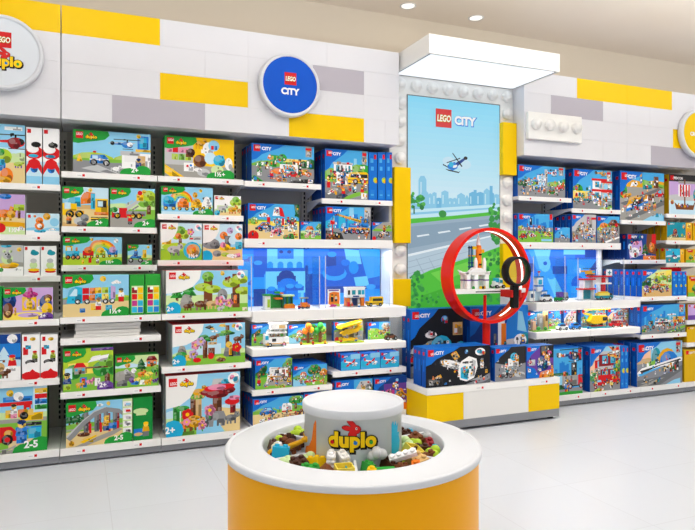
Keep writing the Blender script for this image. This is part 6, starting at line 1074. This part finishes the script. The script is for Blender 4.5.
# right display, lower
BS(527, 548, 306, 'police_hq', 'DD2', 'pale town box at the left end of the right lit window'); BS(548.5, 561, 308, 'moto_police', 'DD2', 'left one of two town boxes behind the police vans'); BS(564, 576, 308, 'city_stunt', 'DD2', 'right one of two town boxes behind the police vans'); BS(581, 606, 306, 'hospital', 'DD2', 'town box behind the yellow rescue helicopter model'); BS(607.5, 628, 308, 'fire_station', 'DD2', 'town box behind the orange fire crew figures')
g = Mod('toy_station_ruin', 'tiny grey and tan model tower at the left end of the right window', 540, 'DD2', .08); g.part('base', (-8,9,-.03,.04,0,1,'grass')); g.part('tower', (-1,3,0,.03,1,17,'stone'), (5,8,0,.03,1,21,'tan'), (-7,-4,0,.03,1,10,'peach')); g.ball('foliage', (-3,-.02,3,2,'green'), (4,-.02,2.6,1.8,'green')); g.part('window', (0,2,-.002,0,8,13,'lgrey'), (5.6,7.4,-.002,0,10,16,'brown'))
for px, lb, c in ((562, 'left', 'bwhite'), (575, 'right', 'rblue')): g = Mod('toy_police_car', 'tiny model police car, %s one of two in the lit window' % lb, px, 'DD2', .06); g.part('car_body', (-5,5,-.018,.018,1.6,4.2,c), (-3,2.6,-.016,.016,4.2,6.4,'rblue')); g.part('window', (-2.8,2.4,-.017,.017,4.4,6,'dark')); g.part('light_bar', (-1,1,-.01,.01,6.4,7.2,'cyan')); g.wheels((-3.2,3.2), 1.6, -.018, .018)
g = Mod('toy_rescue_helicopter', 'yellow model rescue helicopter with long rotor blades in the right window', 597, 'DD2', .1); g.prism('heli_body', [(-9,7),(-5,4),(6,4.6),(10,8),(8,12),(-6,12.4)], -.022, .022, 'yellow'); g.prism('tail_boom', [(-6,12),(-13,14),(-13,15.5),(-5,14)], -.006, .006, 'gold'); g.part('rotor', (-12,13,-.005,.005,18,18.8,'letter'), (-1,0,-.045,.06,18,18.7,'yellow'), (-.5,.5,-.004,.004,12.4,18,'grey')); g.part('skid', (-7,7,-.02,-.016,1.6,2.4,'red'), (-7,7,.016,.02,1.6,2.4,'red'), (-4,-3.4,-.018,.018,2.4,4.4,'dark'), (4,4.6,-.018,.018,2.4,4.8,'dark')); g.part('window', (4,9,-.0222,.0222,7,10.6,'dark')); g.part('base', (-11,11,-.05,.05,0,1,'teal'))
g = Mod('toy_fire_cart', 'tiny red model fire cart right of the rescue helicopter', 616, 'DD2', .07); g.part('cart_body', (-6,5,-.016,.016,1.4,4,'red'), (-4,0,-.014,.014,4,6.4,'dred')); g.part('ladder', (-4,6,-.006,.006,6.6,7.6,'lgrey')); g.wheels((-4,3.4), 1.5, -.016, .016)
figure(622, 'DD2', .05, 'orange', 'orange', 'red', 'tiny figure in orange at the right end of the lit window'); figure(627, 'DD2', .07, 'red', 'dark', 'red', 'tiny figure in red at the right end of the lit window'); figure(588, 'DD2', .05, 'rblue', 'mid', 'dark', 'tiny figure in blue left of the rescue helicopter')
# ---------------------------------------------------------------- the round play table
ZTB = .60; zcT = F*(H-ZTB)/(441.5-HY); rT = (353-CX)/F; TX, TY = zcT*(SN+CS*rT), zcT*(CS-SN*rT)
RT, RIN, RDR = .199*zcT, .142*zcT, .078*zcT
t = thing('play_table', 'round yellow play table with a white rim and a white drum in its middle', 'table', (TX, TY, 0))
P_(t, 'body', lambda m: m.lathe([(RT-.012, .0), (RT-.012, ZTB-.026)], 'tableyellow', 96, caps=False))
P_(t, 'table_top', lambda m: m.lathe([(RT-.014, ZTB-.026), (RT-.002, ZTB-.025), (RT, ZTB-.02), (RT, ZTB-.005), (RT-.004, ZTB), (RT-.016, ZTB), (RT-.018, ZTB-.0015), (RT-.02, ZTB), (RIN+.014, ZTB), (RIN+.003, ZTB+.004), (RIN, ZTB+.002), (RIN, ZTB-.03)], 'rim', 96, caps=False))
ZF = ZTB-.075
P_(t, 'tray', lambda m: m.lathe([(RIN-.001, ZTB-.02), (RIN-.004, ZF+.01), (RIN-.014, ZF), (RDR-.01, ZF)], 'rim', 96, caps=False))
va = math.atan2(-TY, -TX)
for i in range(6):
    a = va+math.radians(2+60*i); T = Matrix.Rotation(a, 4, 'Z')
    P_(t, 'divider', lambda m: m.bbox(RDR-.004, RIN+.0, -.006, .006, ZF, ZTB-.012, 'rim', .003, T=T))
ZD = .768
dr = P_(t, 'drum', lambda m: m.lathe([(RDR-.004, ZF), (RDR-.004, ZD-.034), (RDR, ZD-.034)], 'drum', 96, caps=False))
P_(dr, 'lid', lambda m: m.lathe([(RDR-.006, ZD-.036), (RDR+.002, ZD-.035), (RDR+.004, ZD-.03), (RDR+.004, ZD-.003), (RDR+.001, ZD), (RDR-.006, ZD), (RDR-.009, ZD-.004), (RDR-.012, ZD-.008), (0, ZD-.008)], 'rim', 96, caps=False))
def wrap(q, r=RDR-.004):                                     # bend flat lettering round the drum, facing the shop floor
    a = va+q[0]/r; rr = r-q[1]
    return (rr*math.cos(a), rr*math.sin(a), q[2])
P_(dr, 'lettering', lambda m: duplo_mb(m, -.002, .617, .074, -.001, warp=wrap, step=.0008))
def splash(m, c, x0, dirn):
    w_ = [(0, .57), (.05, .57), (.062, .6), (.07, .625), (.058, .648), (.064, .66), (.044, .664), (.05, .70), (.034, .69), (.03, .712), (.018, .695), (.01, .715), (0, .70)]
    if dirn < 0: w_ = [(.0, .57), (-.10, .57), (-.085, .6), (-.05, .612), (-.03, .64), (-.022, .67), (-.016, .70), (-.004, .72), (0, .71)]
    pts = [(x0+p, z) for p, z in w_]
    xs = sorted(p[0] for p in pts); a, b = xs[0], xs[-1]; n = 10
    for i in range(n):
        l, r = a+(b-a)*i/n, a+(b-a)*(i+1)/n; P = pts
        for lim, s in ((l, 1), (r, -1)):
            out = []
            for j in range(len(P)):
                u, v = P[j-1], P[j]; du, dv = (u[0]-lim)*s, (v[0]-lim)*s
                if (du >= 0) != (dv >= 0): q = du/(du-dv); out.append((lim, u[1]+(v[1]-u[1])*q))
                if dv >= 0: out.append(v)
            P = out
            if len(P) < 3: break
        if len(P) >= 3: m.face([wrap((p, -.0005, z)) for p, z in P], c)
P_(dr, 'orange_splash', lambda m: splash(m, 'orange', -.155, -1))
P_(dr, 'blue_splash', lambda m: splash(m, 'cyan', .165, 1))
# loose big bricks in the tray: photo x, y, height of the piece's middle, then what it is
def duplo(m, nx, ny, h, c, p=.032): m.bbox(-nx*p/2, nx*p/2, -ny*p/2, ny*p/2, 0, h, c, .0015); [m.lathe([(.0095, 0), (.0095, .008), (.0065, .0085), (0, .0085)], c, 12, o=((i+.5-nx/2)*p, (j+.5-ny/2)*p, h), caps=False) for i in range(nx) for j in range(ny)]
rnd = random.Random(3)
RAD = dict(bear=.043, giraffe=.06, house=.04, crate=.037, frame=.034, plank=.036, bush=.031, cylinder=.026, slope=.036)
def settle(L):
    Q = []
    for px, py, what, c, label, *o in L:
        z = o[4] if len(o) > 4 else ZF+.05
        x, y = floor_pt(px, py, z); r = RAD.get(what) or .0165*max(o[0] if o else (2, 2))+.006
        a = math.atan2(y-TY, x-TX); k = int(((a-va-math.radians(2)) % (2*math.pi))//(math.pi/3))
        Q.append([Vector((x, y, z)), r, k])
    for it in range(260):
        for i, (p, r, k) in enumerate(Q):
            for j in range(i):
                q, r2, k2 = Q[j]; d = p-q; need = (r+r2)*.93
                if k == k2 and d.length < need: d = (d.normalized() if d.length > 1e-5 else Vector((0, 0, 1)))*(need-d.length)*.5; d.z *= .6; p += d; q -= d
        for e in Q:
            p, r, k = e; v = Vector((p.x-TX, p.y-TY, 0)); l = v.length; v *= max(RDR+r, min(RIN-r-.012, l))/l
            am = va+math.radians(2)+k*math.pi/3+math.pi/6; n = Vector((math.cos(am), math.sin(am), 0)); t_ = Vector((-n.y, n.x, 0))
            f, g = v.dot(n), v.dot(t_); lim = max(0, f*math.tan(math.pi/6)-(r*.95+.006)/math.cos(math.pi/6)); v = n*f+t_*max(-lim, min(lim, g))
            p.x, p.y = TX+v.x, TY+v.y; p.z = max(ZF+.045, min(ZTB+.02, p.z))
    return [e[0] for e in Q]
def piece(at_, px, py, what, c, label, size=(2, 2), h=.038, rot=None, tilt=None, z=None, name='toy_brick'):
    x, y, z = at_; rot = rnd.uniform(0, 3.1) if rot is None else rot; tilt = (rnd.uniform(-.4, .4), rnd.uniform(-.4, .4)) if tilt is None else tilt
    m = MB()
    if what == 'brick': duplo(m, *size, h, c)
    elif what == 'slope': m.prism([(-.04, 0), (.05, 0), (.05, .012), (-.02, .045), (-.04, .045)], -.016, .016, c); m.lathe([(.0095, 0), (.0095, .008), (0, .008)], c, 12, o=(-.03, 0, .045), caps=False)
    elif what == 'bush': [m.ball(q, .02, c, 12, 7) for q in ((-.018, 0, .015), (.018, .004, .017), (0, -.012, .03), (0, .012, .02))]
    elif what == 'cylinder': m.lathe([(.017, 0), (.017, .014), (.013, .016), (.013, .034), (.017, .036), (.017, .05), (.0095, .05), (.0095, .058), (0, .058)], c, 16)
    elif what == 'bear': m.ball((0, 0, .026), .03, c, 16, 9, (1.2, .8, .9)); m.ball((.04, 0, .04), .019, c, 14, 8); [m.ball((.042, s*.013, .056), .007, c, 10, 6) for s in (-1, 1)]; [m.cyl((a, s*.015, 0), (a, s*.015, .02), .01, c, 10) for a in (-.02, .02) for s in (-1, 1)]; m.ball((.058, 0, .036), .008, 'tan', 10, 6)
    elif what == 'giraffe':
        m.ball((-.02, 0, .03), .026, c, 14, 8, (1.5, .8, .9)); m.cyl((.005, 0, .04), (.085, 0, .062), .013, c, 12, .009); m.ball((.098, 0, .066), .014, c, 12, 7, (1.5, .9, .9)); [m.cyl((a, s*.012, .02), (a-.05, s*.014, .006), .008, c, 10) for a in (-.035, .005) for s in (-1, 1)]
        [m.ball((a, -.021, b), .006, 'dbrown', 8, 5, (1, .3, 1)) for a, b in ((-.04, .035), (-.025, .026), (-.01, .038), (-.03, .046), (.0, .03))]; [m.cyl((.095, s*.006, .075), (.092, s*.007, .09), .0025, c, 8) for s in (-1, 1)]
    elif what == 'house': m.prism([(-.045, 0), (.045, 0), (.04, .014), (0, .045), (-.04, .014)], -.03, .03, c); m.box(-.014, .014, -.031, -.03, .006, .026, 'tan'); m.box(-.004, .004, -.0315, -.031, .006, .026, 'dbrown')
    elif what == 'crate': [m.bbox(*q, c, .001) for q in ((-.032, .032, -.032, .032, 0, .006), (-.032, .032, -.032, -.028, .006, .05), (-.032, .032, .028, .032, .006, .05), (-.032, -.028, -.028, .028, .006, .05), (.028, .032, -.028, .028, .006, .05))]; [m.box(-.033, .033, -.0335, -.032, a, a+.004, 'gold') for a in (.015, .032)]
    elif what == 'frame': duplo(m, 1, 2, .07, c); [m.lathe([(.008, 0), (.008, .004), (0, .004)], c, 10, T=Matrix.Translation((a, -.032, b)) @ RX, caps=False) for a in (-.008, .008) for b in (.012, .03, .048, .064)]
    elif what == 'plank': duplo(m, 4, 1, .02, c, .026)
    if what == 'giraffe': m.v = [(v[0]-.03, v[1], v[2]) for v in m.v]
    o = m.build(name); o.rotation_euler = (tilt[0], tilt[1], rot); o.location = (x, y, z-.02)
    tag(o, label, 'toy brick', 'loose big bricks in the table tray')
Lc, FLc, FRc, RCc, BLc = 'left compartment', 'front left compartment', 'front right compartment', 'right compartment', 'rear left compartment'
vr = va+math.pi/2
PILE = ((268, 450, 'brick', 'cream', 'cream upright slab against the rim, '+Lc, (1, 2), .05, vr), (274, 452, 'brick', 'cyan', 'sky blue brick, '+Lc, (1, 2), .06), (279, 447, 'bush', 'lime', 'lime star-shaped piece, '+Lc), (281, 441, 'brick', 'dbrown', 'dark brown brick at the back, '+Lc), (284, 450, 'brick', 'dbrown', 'dark brown brick in the middle, '+Lc), (295, 446, 'bear', 'brown', 'brown bear, '+Lc), (289, 439, 'brick', 'dbrown', 'dark brown flat brick near the drum, '+Lc, (2, 1), .02), (287, 452, 'cylinder', 'bwhite', 'white round piece beside the bear, '+Lc),
          (288, 432, 'brick', 'dbrown', 'dark brown brick, '+BLc), (295, 431, 'bush', 'lime', 'pale green bush, '+BLc), (301, 430, 'brick', 'mgrey', 'grey brick by the drum, '+BLc), (282, 431, 'brick', 'brown', 'brown brick, '+BLc, (2, 1)),
          (285, 461, 'bush', 'pale', 'pale green bush, '+FLc), (293, 461, 'bush', 'pale', 'second pale green bush nearer the divider, '+FLc), (300, 463, 'brick', 'green', 'green brick, '+FLc, (1, 2)), (311, 463, 'house', 'brown', 'brown house roof, '+FLc, (2, 2), .04, vr, (.1, 0)), (309, 454, 'giraffe', 'gold', 'yellow giraffe lying down, '+FLc, (2, 2), .04, vr+.1, (0, -.12)), (322, 459, 'brick', 'dbrown', 'dark brown brick under the giraffe, '+FLc), (331, 461, 'crate', 'lemon', 'yellow crate, '+FLc, (2, 2), .04, vr+.2, (0, 0)), (340, 459, 'frame', 'bwhite', 'white studded pillar standing left of the divider, '+FLc, (2, 2), .04, vr, (0, .05)), (350, 460, 'frame', 'paper', 'white pillar beside the studded one, '+FLc, (2, 2), .04, vr+.3, (.1, -.1)), (346, 466, 'brick', 'cyan', 'small sky blue brick between the white pillars, '+FLc, (1, 1)), (331, 452, 'brick', 'yellow', 'yellow brick near the drum, '+FLc, (2, 2)),
          (366, 466, 'brick', 'green', 'green brick by the divider, '+FRc, (1, 2)), (372, 464, 'bush', 'lgrey', 'pale grey round piece, '+FRc), (381, 462, 'brick', 'dbrown', 'dark brown brick, '+FRc), (377, 468, 'brick', 'yellow', 'small yellow brick, '+FRc, (1, 1), .03), (388, 465, 'slope', 'green', 'green slope, '+FRc, (2, 2), .04, vr, (0, -.5)), (401, 455, 'plank', 'bwhite', 'white studded plank, '+FRc, (4, 1), .03, vr, (.5, -.3), ZF+.085), (404, 462, 'bush', 'lime', 'lime bush, '+FRc), (411, 461, 'brick', 'tan', 'tan brick, '+FRc), (418, 457, 'crate', 'lemon', 'yellow crate, '+FRc, (2, 2), .04, vr+.6, (.3, .3)), (429, 455, 'plank', 'brown', 'brown plank, '+FRc, (4, 1), .03, vr+.4, (0, -.35)), (397, 464, 'brick', 'brown', 'brown brick, '+FRc, (2, 1)), (413, 465, 'brick', 'orange', 'small orange brick, '+FRc, (1, 1), .03),
          (406, 432, 'cylinder', 'cyan', 'sky blue round piece, '+RCc, (2, 2), .04, vr, (0, 1.2)), (411, 440, 'bush', 'pale', 'big pale green bush, '+RCc), (408, 444, 'bush', 'pale', 'second pale green bush by the drum, '+RCc), (415, 433, 'brick', 'dbrown', 'dark brown brick, '+RCc), (421, 437, 'brick', 'brown', 'brown cube, '+RCc), (427, 443, 'brick', 'dred', 'dark red brick, '+RCc, (2, 1), .04), (426, 435, 'bush', 'lime', 'lime bush at the back, '+RCc), (433, 445, 'brick', 'cyan', 'small sky blue brick, '+RCc, (1, 1), .03), (432, 448, 'bush', 'lime', 'small lime bush by the rim, '+RCc), (437, 441, 'cylinder', 'lgrey', 'pale clear round piece, '+RCc), (419, 445, 'brick', 'dbrown', 'dark brown brick at the front, '+RCc, (2, 1)))
for p_, a in zip(settle(PILE), PILE): piece(p_, *a)
# ---------------------------------------------------------------- ceiling lamps and light
def downlight(x, y, label):
    t = thing('recessed_downlight', label, 'ceiling light', (x, y, ZC), group='recessed ceiling lights')
    P_(t, 'trim_ring', lambda m: m.lathe([(.055, .0), (.062, -.004), (.068, -.004), (.072, 0)], 'rim', 32, caps=False)); P_(t, 'lamp_face', lambda m: m.lathe([(.001, -.001), (.056, -.001)], 'downlight', 32, caps=False))
def lamp_at(name, x, y, z, sx, sy, e, col=(.96, .98, 1), rot=(0, 0, 0)):
    l = bpy.data.lights.new(name, 'AREA'); l.shape = 'RECTANGLE'; l.size = sx; l.size_y = sy; l.energy = e; l.color = col
    o = bpy.data.objects.new(name, l); COL.objects.link(o); o.location = (x, y, z); o.rotation_euler = rot; return o
for px, py, lb in ((408, 6, 'recessed ceiling light above the left edge of the tower'), (476, 18, 'recessed ceiling light above the glowing canopy')):
    zc = F*(ZC-H)/(HY-py); r = (px-CX)/F; downlight(zc*(SN+CS*r), zc*(CS-SN*r), lb)
for i in range(7): lamp_at('ceiling_light', -1.6+i*1.5, 3.0, ZC-.02, .5, .5, 6)
for i in range(5): lamp_at('ceiling_light', -1.5+i*2.2, .6, ZC-.02, .9, .9, 7.5)
for i in range(4): lamp_at('ceiling_light', -1.5+i*2.6, -2.2, ZC-.02, 1.2, 1.2, 10)
WARM = (1, .93, .84)
lamp_at('display_light', (BX[3]+BX[5])/2, 4.76, zhA-.012, 1.15, .06, 6, (1, .99, .98)); lamp_at('display_light', (BX[3]+BX[5])/2, YL+.08, zA-.09, 1.15, .05, 2.6, WARM)
lamp_at('display_light', 4.27, 4.76, zhD-.012, 1.1, .06, 5.4, (1, .99, .98)); lamp_at('display_light', 4.27, YL+.08, zD-.086, 1.1, .05, 2.6, WARM)
for x_ in (-.5, 2, 4.5, 7): lamp_at('ceiling_fill', x_, 2.3, 2.62, 1.6, .3, 66, rot=(math.pi, 0, 0))  # added fill lamps, unseen above the frame, aimed up to brighten the ceiling
w = bpy.data.worlds.new('shop_light'); SC.world = w; w.use_nodes = True
w.node_tree.nodes['Background'].inputs[0].default_value = (.94, .97, 1, 1); w.node_tree.nodes['Background'].inputs[1].default_value = .54
# ---------------------------------------------------------------- camera and view
cam = bpy.data.cameras.new('camera'); co = bpy.data.objects.new('camera', cam); COL.objects.link(co)
cam.sensor_width = 36; cam.lens = F/695*36; cam.shift_y = -6.5/695; cam.clip_start = .05
co.location = (0, 0, H); co.rotation_euler = (math.pi/2, 0, -YAW); SC.camera = co
SC.view_settings.view_transform = 'Standard'; SC.view_settings.look = 'None'; SC.view_settings.exposure = -0.26; SC.view_settings.gamma = 1; SC.view_settings.use_curve_mapping = False
